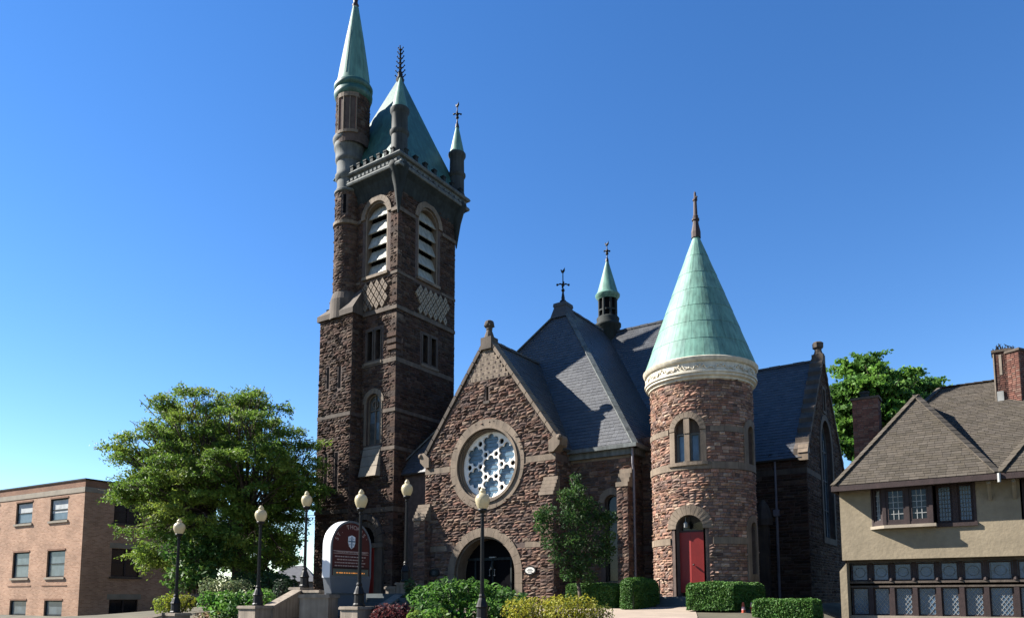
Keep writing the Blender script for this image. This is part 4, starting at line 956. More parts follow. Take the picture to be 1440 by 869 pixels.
# corner pinnacles on inverted-cone corbels
for (px, py_) in ((X1 + .05, D0 - .05), (X1 + .05, D1 + .05), (X0 - .1, D1 + .05)):
    t = MB(); c = (px, py_); t.lathe([(.03, 22.0), (.12, 22.6), (.26, 23.5), (.44, 24.2), (.58, 24.4), (.60, 24.6), (.54, 24.7)], c, 24); part('pinnacle_corbel', 'leaddark', t, True)
    t = MB(); t.lathe([(.46, 24.6), (.45, 25.2), (.48, 25.22), (.48, 25.3), (.44, 25.32), (.43, 26.3), (.45, 26.32), (.52, 26.45), (.52, 26.55), (.44, 26.58), (.42, 27.5), (.45, 27.55), (.52, 27.7), (.52, 27.82), (.4, 27.84)], c, 26); pn = smooth_by_angle(part('pinnacle', 'leadmid', t), 35)
    t = MB(); t.lathe([(.47, 27.84), (.4, 28.05), (.07, 29.65), (.04, 29.7)], c, 24); smooth_by_angle(t.build('pinnacle_cone', 'copper', pn))
    if py_ > 2: iron_finial((px, py_, 29.6), 1.25, True, base=.08)
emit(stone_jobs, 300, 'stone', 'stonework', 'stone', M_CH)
for ps_, o_ in RT: emit([(ps_, o_)], 0, 'slate', 'slates', 'slate', M_CH)
tag(church, church['label'], 'church')

# ================================================================ HOUSE ON THE RIGHT
house = thing('half_timbered_house', 'tan stucco house with brown shingled hip roofs, jettied upper floor and leaded casement windows', 'house', W(11.1, .9, 0), -A)
hp = lambda name, m, mb, par=house, smooth=False: mb.build(name, m, par, smooth)
M_H = M_CH @ Matrix.Translation((11.1, .9, 0))
HF = FRONT(0.0); ZJ = 3.0
strip = Rect(1.08, 4.05, 4.12, 5.42); w2 = Rect(5.25, 8.0, 4.12, 5.42)
t = MB(); wall_face(t, HF, [(0, ZJ), (11, ZJ), (11, 5.75), (0, 5.75)], [strip, w2], .28)
wall_face(t, LEFT(0), [(-9, ZJ), (0, ZJ), (0, 5.75), (-9, 5.75)], [], .2); t.add([(0, 0, ZJ), (11, 0, ZJ), (11, 9, ZJ), (0, 9, ZJ)], [(3, 2, 1, 0)])
wall_face(t, LEFT(-.0 + .05), [(-9, 0), (-.3, 0), (-.3, ZJ), (-9, ZJ)], [], .2); hp('upper_wall', 'stucco', t)
t = MB(); t.add([(.1, .95, .4), (11, .95, .4), (11, .95, 5.6), (.1, .95, 5.6)], [(0, 1, 2, 3)]); t.add([(.1, .95, .4), (.1, 9, .4), (.1, 9, 5.6), (.1, .95, 5.6)], [(3, 2, 1, 0)]); hp('dark_room', 'dark', t)
# roofs of single shingles
SHC = [(.20, .165, .12), (.23, .19, .145), (.175, .145, .108), (.25, .21, .165), (.21, .175, .138)]
def shc():
    c = random.choice(SHC); g = random.uniform(.88, 1.12) * .225; return tuple(x * g for x in c)
EZ, EY = 5.55, -.62; PZ, PY = 9.05, 2.4
SJ = []
def hroof(poly, single=True, ex=.125, wd=.26):
    t = MB(); slab(t, poly, .07); o = hp('hip_roof', 'shingbase', t); SJ.append((roof_tiles(poly, ex, wd, .012, shc, .25), o))
hroof([(-.08, EY, EZ), (4.72, EY, EZ), (2.32, PY, PZ)])
hroof([(4.72, EY, EZ), (2.32, 4.0, PZ), (2.32, PY, PZ)])
hroof([(-.08, 6, EZ), (-.08, EY, EZ), (2.32, PY, PZ), (2.32, 6, PZ)], ex=.3, wd=.6)
hroof([(4.74, EY, EZ), (9.54, EY, EZ), (7.14, PY, PZ)])
hroof([(7.14, 4.0, PZ), (4.74, EY, EZ), (7.14, PY, PZ)])
hroof([(-.1, EY + .02, EZ - .02), (12, EY + .02, EZ - .02), (12, 5.1, 9.87), (2.9, 5.1, 9.87)])
hroof([(-.1, 10.8, EZ - .02), (-.1, EY + .02, EZ - .02), (2.9, 5.1, 9.87)], ex=.3, wd=.6)
hroof([(12, 10.8, EZ), (-.1, 10.8, EZ), (2.9, 5.1, 9.87), (12, 5.1, 9.87)], ex=.3, wd=.6)
emit(SJ, 280, 'shingle', 'shingles', 'shingle', M_H)
def caps(p, q, wid=.24):
    t = MB(); p, q = Vector(p), Vector(q); n = int((q - p).length / .28)
    for i in range(n): beam(t, p + (q - p) * (i / n) + Vector((0, 0, .03)), p + (q - p) * ((i + 1.1) / n) + Vector((0, 0, .012)), wid, .035)
    o = hp('hip_cap', 'shingle', t); cc = np.array([(*shc(), 1) for _ in range(len(o.data.vertices) // 8)], np.float32).repeat(8, 0); o.data.color_attributes['Col'].data.foreach_set('color', cc.ravel())
for p, q in (((-.08, EY, EZ), (2.32, PY, PZ)), ((4.72, EY, EZ), (2.32, PY, PZ)), ((2.32, PY, PZ), (2.32, 4.0, PZ)), ((4.74, EY, EZ), (7.14, PY, PZ)), ((2.9, 5.1, 9.87), (12, 5.1, 9.87)), ((2.9, 5.1, 9.87), (1.4, 2.24, 7.71))): caps(p, q)
t = MB(); t.box(-.1, 4.72, EY - .03, EY + .06, EZ - .2, EZ - .02); t.box(4.75, 11, EY - .03, EY + .06, EZ - .2, EZ - .02); t.box(-.14, -.05, EY, 6, EZ - .2, EZ - .02); hp('fascia', 'wood', t)
t = MB(); t.box(-.08, 11, EY + .06, .0, EZ - .14, EZ - .1); hp('soffit', 'wood', t)
t = MB(); t.tube([(4.74, EY - .06, EZ - .02), (4.74, EY - .08, EZ - .3)], .05, 6); hp('rain_spout', 'leadlight', t)
for x in (4.45, 5.1):
    t = MB(); t.tube([(x, -.5, EZ - .25), (x, -.3, EZ - .35), (x, -.05, EZ - .75)], .06, 6); hp('eaves_bracket', 'stucco', t)
def casement(fr, x0, x1, z0, z1, cols, rows, h=0.0, gl='glass', m='wood', bars='leadlight', par=house):
    t = MB(); r = Rect(x0, x1, z0, z1); t.strip(fr, r.loop(0), r.loop(-.075), h - .06, h + .02); c = t.build('casement', m, par)
    g = MB(); pane(g, fr, Rect(x0 + .05, x1 - .05, z0 + .05, z1 - .05), h - .035); g.build('pane', gl, c)
    b = MB(); a0, a1, b0, b1 = x0 + .075, x1 - .075, z0 + .075, z1 - .075
    for i in range(1, cols): x = a0 + (a1 - a0) * i / cols; b.fbox(fr, x - .011, x + .011, b0, b1, h - .03, h - .01)
    for i in range(1, rows): z = b0 + (b1 - b0) * i / rows; b.fbox(fr, a0, a1, z - .011, z + .011, h - .03, h - .012)
    b.build('glazing_bar', bars, c); return c
# oriel bay: canted left side, front with two casements
BY = -.27; z0, z1 = 4.14, 5.4
dv = Vector((.42, BY, 0)); ln = dv.length; dn = dv.normalized()
CF = lambda x, z, h=0.0: Vector((1.02, 0, z)) + dn * x + Vector((dn.y, -dn.x, 0)) * h
t = MB(); t.fbox(CF, 0, ln, z0 - .02, z0 + .1, -.1, .02); t.fbox(CF, 0, .07, z0, z1 + .03, -.08, .03); t.fbox(CF, ln - .07, ln + .02, z0, z1 + .03, -.08, .03)
BFR = FRONT(BY)
for x in (1.44, 2.14, 2.82): t.fbox(BFR, x - .055, x + .055, z0, z1 + .03, -.08, .045)
t.fbox(BFR, 1.44, 2.87, z0 - .02, z0 + .08, -.1, .03); t.fbox(BFR, 1.44, 2.87, z1 - .06, z1 + .05, -.1, .03)
t.box(2.8, 2.88, BY, 0, z0, z1); bay = hp('oriel_bay', 'wood', t)
t = MB(); t.add([(.95, -.02, 4.02), (1.42, BY - .1, 4.02), (2.95, BY - .1, 4.02), (2.95, .02, 4.02), (.95, .02, 4.02), (.95, -.02, 4.12), (1.42, BY - .1, 4.12), (2.95, BY - .1, 4.12), (2.95, .02, 4.12), (.95, .02, 4.12)],
              [(4, 3, 2, 1, 0), (5, 6, 7, 8, 9), (0, 1, 6, 5), (1, 2, 7, 6), (2, 3, 8, 7), (3, 4, 9, 8), (4, 0, 5, 9)]); t.build('bay_sill', 'pink', bay)
bay.children[0].data.materials.clear(); bay.children[0].data.materials.append(M['limestone'])
casement(CF, .08, ln - .08, z0 + .1, z1, 3, 6, -.02, 'glasspale', par=house)
casement(BFR, 1.50, 2.09, z0 + .08, z1 - .06, 3, 5, 0); casement(BFR, 2.2, 2.77, z0 + .08, z1 - .06, 3, 5, 0)
casement(HF, 2.95, 3.42, z0, z1, 4, 8, -.15, 'glassblue', bars='lead'); casement(HF, 3.55, 4.0, z0, z1, 4, 8, -.15, 'glassblue', bars='lead')
t = MB(); t.fbox(HF, 3.41, 3.56, z0 - .02, z1 + .02, -.22, -.05); t.fbox(HF, 2.88, 4.08, z0 - .14, z0 - .02, -.25, .08); t.fbox(HF, 4.0, 4.07, z0 - .02, z1, -.25, .02); hp('window_post', 'wood', t)
for i in range(4): casement(HF, 5.3 + .68 * i, 5.9 + .68 * i, z0, z1, 4, 8, -.15, 'glassblue', bars='lead')
# lower window wall
LF = FRONT(.5); px = [.12, .8, 1.46, 2.15, 2.84, 3.5, 4.18, 4.98, 5.7, 6.4, 7.1, 7.8, 8.5]
t = MB(); t.fbox(LF, .1, 11, -.2, 1.0, -.2, 0); hp('lower_wall', 'stucco', t)
t = MB(); t.fbox(LF, .1, 11, 2.9, 3.0, -.15, .2); t.fbox(LF, .05, 11, 2.06, 2.12, -.1, .10); t.fbox(LF, .05, 11, 2.2, 2.27, -.1, .14); hp('transom', 'trimdark', t)
t = MB(); t.fbox(LF, .05, 11, .98, 1.1, -.1, .14); hp('sill', 'limestone', t)
for x in px[1:]:
    t = MB(); t.fbox(LF, x - .07, x + .07, 1.1, 2.06, -.1, .09); t.fbox(LF, x - .07, x + .07, 2.27, 2.33, -.1, .12); t.fbox(LF, x - .06, x + .06, 2.33, 2.9, -.1, -.01); t.tube([LF(x, 2.27, .12), LF(x, 2.38, .1)], .07, 8); hp('window_post', 'wood', t)
for i in range(len(px) - 1):
    a, b = px[i] + .07, px[i + 1] - .07
    if i == 0: a = px[0] + .06
    t = MB(); r = Rect(a, b, 1.1, 2.06); t.strip(LF, r.loop(0), r.loop(-.05), -.08, -.02); lw = hp('leaded_window', 'wood', t)
    g = MB(); pane(g, LF, r, -.06); g.build('pane', 'glassblue', lw)
    b_ = MB(); st = .125 if i != 3 else .16; w, hgt = b - a - .1, .86; k = -int(hgt / st) - 1
    dz = 1.35
    for sg in (1, -1):
        for c in np.arange(-hgt, w + hgt, st):
            pts = clip(clip(clip(clip([(c, -5), (c + .016, -5), (c + .016 + 0, 5), (c, 5)], 1, 0, 99), -1, 0, 99), 0, 1, 99), 0, -1, 99)
            l0, l1 = (c, 0.0), (c + sg * hgt / dz, hgt)
            # clip the segment to the pane
            t0, t1 = 0.0, 1.0; dx = l1[0] - l0[0]
            ta, tb = (0 - l0[0]) / dx, (w - l0[0]) / dx
            if ta > tb: ta, tb = tb, ta
            t0, t1 = max(t0, ta), min(t1, tb)
            if t1 - t0 < .03: continue
            p = LF(a + .05 + l0[0] + dx * t0, 1.15 + hgt * t0, -.05); q = LF(a + .05 + l0[0] + dx * t1, 1.15 + hgt * t1, -.05); beam(b_, p, q, .012, .016, (0, 1, 0))
    b_.build('lattice', 'leadlight', lw)
    t = MB(); r = Rect(a, b, 2.28, 2.88); t.strip(LF, r.loop(0), r.loop(-.045), -.08, -.02); uw = hp('upper_light', 'wood', t); g = MB(); pane(g, LF, r, -.06); g.build('pane', 'glassblue', uw)
    b_ = MB(); cx = (a + b) / 2; rr = min(.17, (b - a) * .33)
    b_.strip(LF, Circ(cx, 2.58, rr).loop(n=20), Circ(cx, 2.58, rr - .018).loop(n=20), -.06, -.045)
    for s in (-1, 1): b_.fbox(LF, cx + s * (rr + .08) - .006, cx + s * (rr + .08) + .006, 2.32, 2.84, -.06, -.05)
    b_.fbox(LF, a + .04, cx - rr, 2.575, 2.585, -.06, -.05); b_.fbox(LF, cx + rr, b - .04, 2.575, 2.585, -.06, -.05); b_.build('lead_pattern', 'lead', uw)
t = MB(); t.add([(-.1, -.02, -.2), (.13, -.02, -.2), (.13, .5, -.2), (-.1, .5, -.2), (-.1, -.02, 2.62), (.13, -.02, 2.9), (.13, .5, 2.9), (-.1, .5, 2.62)], [(3, 2, 1, 0), (4, 5, 6, 7), (0, 1, 5, 4), (1, 2, 6, 5), (2, 3, 7, 6), (3, 0, 4, 7)]); hp('corner_pier', 'stucco', t)
t = MB(); t.ball((-.2, 1.3, 2.35), .09, 8, 6); t.tube([(0.05, 1.3, 2.4), (-.2, 1.3, 2.4)], .02, 5); hp('wall_lamp', 'leadlight', t)
# chimneys of real bricks
def brickc(k=1.0):
    c = random.choice([(.21, .09, .065), (.18, .075, .055), (.24, .115, .085), (.15, .065, .05), (.22, .13, .10)]); g = random.uniform(.8, 1.2) * k * .6; return tuple(x * g for x in c)
def chimney(cx, cy, w, d, z0, z1, rot=0, k=1.0):
    R_ = Matrix.Translation((cx, cy, 0)) @ Matrix.Rotation(rot, 4, 'Z')
    t = MB(); t.box(-w / 2 + .015, w / 2 - .015, -d / 2 + .015, d / 2 - .015, z0, z1); t.v = [tuple(R_ @ Vector(p)) for p in t.v]; c = hp('chimney', 'mortar', t)
    q = []
    for fr, l in ((FRONT(-d / 2), w), (RIGHT(w / 2), d), (LEFT(-w / 2), d)):
        f2 = (lambda fr: (lambda x, z, h=0.0: R_ @ fr(x, z, h)))(fr)
        q += stones(f2, lambda z: (-l / 2, l / 2), z0, z1, [], [], .1, (.073, .078), (.19, .23), .006, k, 0, lambda k, w: brickc(k))
    mb = MB()
    for p in q: mb.add(p[0], p[1], p[2])
    mb.build('bricks', 'brickpiece', c, kind='stuff')
    t = MB(); t.box(-w / 2 - .05, w / 2 + .05, -d / 2 - .05, d / 2 + .05, z1, z1 + .09); t.v = [tuple(R_ @ Vector(p)) for p in t.v]; t.build('chimney_cap', 'trimdark', c)
    return c
c = chimney(.5, 3.4, .92, .7, 5.6, 9.35)
t = MB(); t.lathe([(.17, 9.42), (.15, 9.62), (.19, 9.66), (.19, 9.72), (.12, 9.74)], (.45, 3.4), 10); t.build('chimney_pot', 'leaddark', c)
c = chimney(4.98, 3.95, .5, .6, 8.2, 10.55, 0, .6); c2 = chimney(5.42, 3.72, .42, .42, 8.2, 10.45, radians(-30), .85)
t = MB()
for i in range(22):
    x, y = 4.75 + random.random() * .6, 3.7 + random.random() * .5; h = random.uniform(.05, .3); t.tube([(x, y, 10.55), (x + random.uniform(-.06, .06), y, 10.6 + h * .6), (x + random.uniform(-.12, .12), y + random.uniform(-.05, .05), 10.6 + h)], [.035, .025, .01], 5)
t.build('vine_stems', 'iron', c)
t = MB(); t.box(4.72, 4.76, 3.62, 3.7, 8.0, 10.5); t.box(4.9, 4.98, 3.63, 3.65, 9.7, 10.45); t.build('mortar_streak', 'concrete', c)
t = MB(); t.box(4.78, 4.98, 3.60, 3.65, 8.5, 9.1); t.build('flashing', 'leadlight', c)

# ================================================================ BRICK BUILDING ON THE LEFT
AL = radians(30)
bld = thing('brick_apartment_block', 'three storey tan brick block with flat roof behind the big tree', 'building', (-24.38, 42.0, 0), -AL)
bp = lambda name, m, mb, par=bld: mb.build(name, m, par)
BF, BR = FRONT(0.0), RIGHT(0.0); GB = -.6
wins = [Rect(cx - .93, cx + .93, a, b) for cx in (-2.55, -6.35, -10.2, -14.0, -17.8) for a, b in ((6.2, 7.5), (2.9, 4.45), (-.1, 1.55))]
rwin = [Rect(y, y + 1.82, a, b) for y in (1.78, 6.2) for a, b in ((6.1, 7.55), (2.95, 4.6), (0, 1.6))]
t = MB(); wall_face(t, BF, [(-22, GB), (0, GB), (0, 8.02), (-22, 8.02)], wins, .22); wall_face(t, BR, [(0, GB), (8.9, GB), (8.9, 8.02), (0, 8.02)], rwin, .22)
t.add([(-22, .3, 8.3), (-.3, .3, 8.3), (-.3, 8.9, 8.3), (-22, 8.9, 8.3)], [(0, 1, 2, 3)]); bp('brick_wall', 'brick', t)
t = MB(); t.fbox(BF, -22, .03, 7.72, 8.02, -.02, .03); t.fbox(BR, -.0, 8.9, 7.72, 8.02, -.02, .03); bp('limestone_band', 'limestone', t)
t = MB(); t.box(-22, .0, .0, .3, 8.02, 8.42); t.box(-.3, 0, .3, 8.9, 8.02, 8.42); bp('parapet', 'brickdark', t)
t = MB(); t.box(-22, .05, -.05, .35, 8.42, 8.5); t.box(-.35, .05, .35, 8.9, 8.42, 8.5); bp('parapet_coping', 'leaddark', t)
for fr, ws in ((BF, wins), (BR, rwin)):
    for r in ws:
        t = MB(); t.strip(fr, r.loop(0), r.loop(-.07), -.16, -.08); zm = (r.z0 + r.z1) / 2; t.fbox(fr, r.x0 + .07, r.x1 - .07, zm - .03, zm + .03, -.15, -.09)
        if fr is BR: t.fbox(fr, (r.x0 + r.x1) / 2 - .05, (r.x0 + r.x1) / 2 + .05, r.z0, r.z1, -.15, -.07)
        w = bp('sash_window', 'wood' if fr is BR else 'leaddark', t); g = MB(); pane(g, fr, r, -.125); g.build('pane', 'glasspale' if fr is BF else 'glass', w)
        s = MB(); s.fbox(fr, r.x0 - .1, r.x1 + .1, r.z0 - .13, r.z0 - .01, -.12, .07); s.build('window_sill', 'limestone' if fr is BF else 'trimdark', w)
        if fr is BR: s = MB(); s.fbox(fr, r.x0 - .15, r.x1 + .15, r.z1 + .01, r.z1 + .32, -.12, .02); s.build('lintel', 'limestone', w)
        else:
            s = MB(); s.fbox(fr, r.x0 - .02, r.x1 + .02, r.z1 + .0, r.z1 + .1, -.05, .03); s.build('lintel', 'brickdark', w)
            if r.z0 > 5: b = MB(); f = random.uniform(.35, .8); b.fbox(fr, r.x0 + .08, r.x1 - .08, r.z1 - (r.z1 - r.z0) * f, r.z1 - .07, -.124, -.118); b.build('blind', 'blind', w)
            if 2 < r.z0 < 5: b = MB(); b.fbox(fr, r.x0 - .35, r.x1 + .35, 2.38, 2.44, -.01, .025); b.build('stain_ledge', 'brickdark', w)

# far house behind the tree
fh = thing('far_grey_roofed_house', 'small distant house with grey hipped roof under the big tree left of the sign', 'house', (-22.9, 78, .3), radians(10)); fh.scale = (.75, .75, .8)
t = MB(); t.box(-3, 3, -2, 6, 0, 3.9); t.build('wall', 'farwall', fh)
t = MB(); t.loft4([[(-3.4, -2.4, 3.85), (3.4, -2.4, 3.85), (3.4, 6.4, 3.85), (-3.4, 6.4, 3.85)], [(-1.4, 1.5, 6.0), (1.4, 1.5, 6.0), (1.4, 2.5, 6.0), (-1.4, 2.5, 6.0)]]); t.build('roof', 'farroof', fh)
for x in (-1.8, 0, 1.6):
    t = MB(); t.box(x - .45, x + .45, -2.04, -1.98, 2.0, 3.4); w = t.build('window', 'limestone', fh); g = MB(); g.box(x - .36, x + .36, -2.06, -2.03, 2.1, 3.3); g.build('pane', 'glass', w)
t = MB(); t.box(-.6, .6, -3.2, -2, 3.5, 3.7); t.tube([(-.5, -3.1, 0), (-.5, -3.1, 3.5)], .1, 6); t.tube([(.5, -3.1, 0), (.5, -3.1, 3.5)], .1, 6); t.build('porch', 'farwall', fh)

# ================================================================ GROUND
def gz(s, d):
    if d > 0: z = 1.45
    else: z = 1.45 + .062 * d
    k = min(1, max(0, (s - 9.5) / 1.5)); z = z * (1 - k) + min(z, .8) * k
    f = min(1, max(0, (-10 - d) / 3.5)); f = f * f * (3 - 2 * f)
    z *= (1 - f)
    k2 = min(1, max(0, (d - 20) / 40)); z = z * (1 - k2) + 1.2 * k2
    k3 = min(1, max(0, (-20 - s) / 6)); k3 = k3 if d > -10 else 0; z = z * (1 - k3) + min(z, .3) * k3
    return z
xs = [-900, -300, -120, -60] + list(np.arange(-40, 40.1, 1.0)) + [60, 120, 300, 900]; ys = [-300, -120, -60] + list(np.arange(-40, 40.1, 1.0)) + [60, 120, 300, 1500]
vs = [(W(x, y, gz(x, y) - (.02 if y < -13.9 else 0))) for y in ys for x in xs]; n = len(xs)
t = MB(); t.add(vs, [(j * n + i, j * n + i + 1, (j + 1) * n + i + 1, (j + 1) * n + i) for j in range(len(ys) - 1) for i in range(n - 1)]); g = t.build('ground', 'ground', None, True, 'structure')
def sheet(name, m, pts, dz=.006, step=.8):   # strip laid on the ground along pts of (s, d, half width)
    t = MB(); vs = []; fs = []; K = 6
    pl = []
    for (a, b) in zip(pts, pts[1:]):
        k = max(1, int(hypot(b[0] - a[0], b[1] - a[1]) / step))
        for i in range(k): pl.append(tuple(a[j] + (b[j] - a[j]) * i / k for j in range(3)))
    pl.append(pts[-1])
    for i, p in enumerate(pl):
        a, b = pl[max(0, i - 1)], pl[min(len(pl) - 1, i + 1)]; dx, dy = b[0] - a[0], b[1] - a[1]; l = hypot(dx, dy); nx, ny = -dy / l, dx / l
        for j in range(K + 1):
            o = (j / K * 2 - 1) * p[2]; s, d = p[0] + nx * o, p[1] + ny * o; vs.append(W(s, d, gz(s, d) + dz))
    for i in range(len(pl) - 1):
        for j in range(K): q = i * (K + 1) + j; fs.append((q, q + K + 1, q + K + 2, q + 1))
    t.add(vs, [f[::-1] for f in fs]); o = t.build(name, m, None, True, 'structure')
    if o.data.polygons[0].normal.z < 0: o.data.flip_normals()
    return o
sheet('church_path', 'paving', [(5.4, -1.55, .9), (5.7, -3.0, 1.4), (6.6, -6.0, 1.7), (7.5, -9.8, 1.8), (8.0, -13.4, 1.8)], .02)
sheet('forecourt_path', 'paving', [(-5.0, -6.6, 1.2), (1.5, -4.0, .9), (5.4, -3.0, 1.3)], .014)
sheet('pavement', 'sidewalk', [(-60, -15.4, 1.5), (60, -15.4, 1.5)], .13, 3); sheet('road', 'asphalt', [(-80, -23, 6), (80, -23, 6)], .02, 4)
t = MB(); t.box(-60, 60, -17.05, -16.9, -.05, .135); t.v = [tuple(M_CH @ Vector(p)) for p in t.v]; t.build('kerb', 'concrete', None, False, 'structure')
t = MB()
for i in range(-12, 13): t.box(i * 5, i * 5 + 2.5, -23.06, -22.94, .024, .028)
t.v = [tuple(M_CH @ Vector(p)) for p in t.v]; t.build('road_marking', 'cream', None, False, 'structure')

# steps up to the red door
st = thing('turret_steps', 'blue grey stone steps rising to the red turret door', 'steps', W(5.75, -.1, 0), -A)
for i in range(4):
    t = MB(); t.box(-.95, .95, -1.35 + i * .33, .35, 1.3 + i * .15 - .2, 1.3 + i * .15 + .0); t.build('step', 'bluestone', st)
for sx in (-1.05, 1.05):
    for i in range(4):
        t = MB(); x0 = sx - .14; t.box(x0, x0 + .28, -1.45 + i * .33, -1.12 + i * .33, 1.0, 1.42 + i * .15); t.build('cheek_block', 'limestone', st)
rl = thing('iron_handrail', 'curved black iron handrail left of the red door steps', 'handrail', W(4.9, -.9, 0), -A)
t = MB(); t.tube([(0, -.7, 1.3), (0, -.7, 2.0), (.0, -.62, 2.12), (.02, -.45, 2.17), (.05, .3, 2.42), (.1, .45, 2.4), (.12, .5, 2.2)], .025, 7); t.tube([(.05, .2, 1.8), (.05, .2, 2.38)], .02, 6); t.build('rail', 'iron', rl)
t = MB(); t.tube([(0.02, -.4 + .0, 1.75), (.03, -.15, 2.0), (.05, .1, 1.9), (.04, .0, 1.7)], .014, 5); t.build('scroll', 'iron', rl)

# ================================================================ STAIR WALLS, PIERS, SIGN, LAMPS
def pier(name, label, X, Y, w, d, z0, z1, rz=-A, capz=.1, ov=.05, m='concrete', grp=None):
    p = thing(name, label, 'pier', (X, Y, z0), rz, grp); h = z1 - z0
    t = MB(); t.box(-w / 2, w / 2, -d / 2, d / 2, 0, h - capz); t.build('shaft', m, p)
    t = MB(); t.box(-w / 2 - ov, w / 2 + ov, -d / 2 - ov, d / 2 + ov, h - capz + .002, h - .025); t.box(-w / 2 - ov + .02, w / 2 + ov - .02, -d / 2 - ov + .02, d / 2 + ov - .02, h - .025, h); t.build('cap', m, p); return p
def swall(name, label, p, q, th, zb, cap=.1, m='concrete'):
    """a sloping parapet wall from p to q (world x, y, z of its top)"""
    p, q = Vector(p), Vector(q); o = thing(name, label, 'wall', (p.x, p.y, zb), atan2(q.y - p.y, q.x - p.x)); L_ = hypot(q.x - p.x, q.y - p.y); a, b = p.z - zb, q.z - zb
    t = MB(); t.add([(0, -th / 2, 0), (L_, -th / 2, 0), (L_, th / 2, 0), (0, th / 2, 0), (0, -th / 2, a - cap), (L_, -th / 2, b - cap), (L_, th / 2, b - cap), (0, th / 2, a - cap)], [(3, 2, 1, 0), (4, 5, 6, 7), (0, 1, 5, 4), (1, 2, 6, 5), (2, 3, 7, 6), (3, 0, 4, 7)]); t.build('wall_body', m, o)
    e = th / 2 + .05; t = MB(); t.add([(-.03, -e, a - cap + .002), (L_ + .03, -e, b - cap + .002), (L_ + .03, e, b - cap + .002), (-.03, e, a - cap + .002), (-.03, -e, a), (L_ + .03, -e, b), (L_ + .03, e, b), (-.03, e, a)], [(3, 2, 1, 0), (4, 5, 6, 7), (0, 1, 5, 4), (1, 2, 6, 5), (2, 3, 7, 6), (3, 0, 4, 7)]); t.build('coping', m, o); return o
pier('stone_pier', 'low concrete pier carrying the second lamp from the left', -9.22, 26.9, .95, .75, .6, 1.42)
swall('stair_wall', 'sloping concrete stair wall rising from the second lamp pier towards the sign', (-8.75, 26.9, 1.42), (-8.45, 29.3, 2.02), .3, .6)
pier('stone_pier', 'small concrete pier under the third lamp from the left beside the tower', -8.42, 29.75, .6, .6, .8, 2.12)
pier('low_block', 'low concrete block behind the big pedestal left of the sign', -7.7, 29.2, 1.0, .5, .8, 2.0)
pier('stone_pedestal', 'big pale stained concrete pedestal in front of the sign', -6.65, 25.75, 1.02, .9, .5, 1.82, radians(-8), .12, .05)
pier('stone_pier', 'concrete pier carrying the lamp in front of the sign', -5.1, 24.75, .8, .8, .5, 1.42, -A)
swall('stair_wall', 'short sloping stair wall ending at the small pier above the dark red bush', (-4.75, 25.6, 1.22), (-4.05, 27.9, 1.95), .28, .5)
pier('stone_pier', 'small pale pier beside the ivy covered post', -4.4, 28.1, .5, .5, .8, 2.13)
pier('stone_pier', 'dark stone base carrying the tallest lamp post beside the porch', -3.95, 27.75, .5, .5, .8, 2.27)
swall('retaining_wall', 'low garden wall with pale coping under the leftmost lamp', (-13.9, 28.6, .95), (-12.9, 28.0, 1.15), .4, .2)
pier('stone_pier', 'low dark concrete pier under the leftmost lamp', -12.55, 28.0, .8, .6, .3, 1.14)
ss = thing('stone_steps', 'wide flight of dark stone steps leading up to the tower door behind the sign', 'steps', (-6.0, 26.6, 0), -A)
for i in range(6): t = MB(); t.box(-1.9, 1.6, i * .36, 4.2, .9 + .16 * i, 1.06 + .16 * i); t.build('step', 'bluestone', ss)

sg = thing('church_sign', 'maroon arched church sign in a white metal cabinet on a grey base', 'sign', (-5.88, 27.1, 0), -A + pi / 2)
# local frame of the sign: its face looks along -y (turned towards the street corner), x to the right
SW, SZ0, SZS = .99, 2.42, 3.52
fa = Arch(0, SW, SZ0, SZS, .98)
t = MB(); lp = fa.loop(0, n=28); t.prism(lp, FRONT(0), -.4, 0); cab = t.build('cabinet', 'signmetal', sg)
smooth_by_angle(cab, 30)
t = MB(); t.strip(FRONT(0), fa.loop(0, n=28), fa.loop(-.07, n=28), .002, .035); t.build('cabinet_rim', 'signgrey', cab)
t = MB(); t.add([(-.9, -.02, 1.86), (.9, -.02, 1.86), (.9, .34, 1.86), (-.9, .34, 1.86), (-SW, -.02, SZ0 - .002), (SW, -.02, SZ0 - .002), (SW, .36, SZ0 - .002), (-SW, .36, SZ0 - .002)], [(3, 2, 1, 0), (4, 5, 6, 7), (0, 1, 5, 4), (1, 2, 6, 5), (2, 3, 7, 6), (3, 0, 4, 7)]); t.box(-.85, .85, .05, .4, 1.0, 1.86); t.build('sign_base', 'signgrey', sg)
t = MB(); t.prism(fa.loop(-.075, n=28), FRONT(0), .003, .014); face = t.build('sign_face', 'maroon', sg)
SF = FRONT(-.016)
def letters(s, size, fn):
    mb = MB()
    for i, ch in enumerate(s):
        if ch == ' ': continue
        v, f = text_mesh(ch, size, .006); (x, z, rot) = fn(i)
        mb.add([SF(x + cos(rot) * p.x - sin(rot) * p.y, z + sin(rot) * p.x + cos(rot) * p.y, p.z + .004) for p in v], f)
    return mb
s_ = "ST. THOMAS'"; 
def arc(i): a = radians(66 - i * 13.0); return (.70 * sin(-a), 3.50 + .70 * cos(a), a)
letters(s_, .22, arc).build('lettering', 'signtext', face)
t = MB(); cz = 3.72; hh = [(-.17, cz + .19), (-.17, cz - .02), (-.12, cz - .16), (0, cz - .25), (.12, cz - .16), (.17, cz - .02), (.17, cz + .19), (0, cz + .25)]; t.prism(hh, SF, .0, .012); sh = t.build('shield', 'shieldw', face)
t = MB(); t.fbox(SF, -.025, .025, cz - .22, cz + .21, .012, .018); t.fbox(SF, -.16, .16, cz + .0, cz + .05, .012, .0185); t.v = t.v
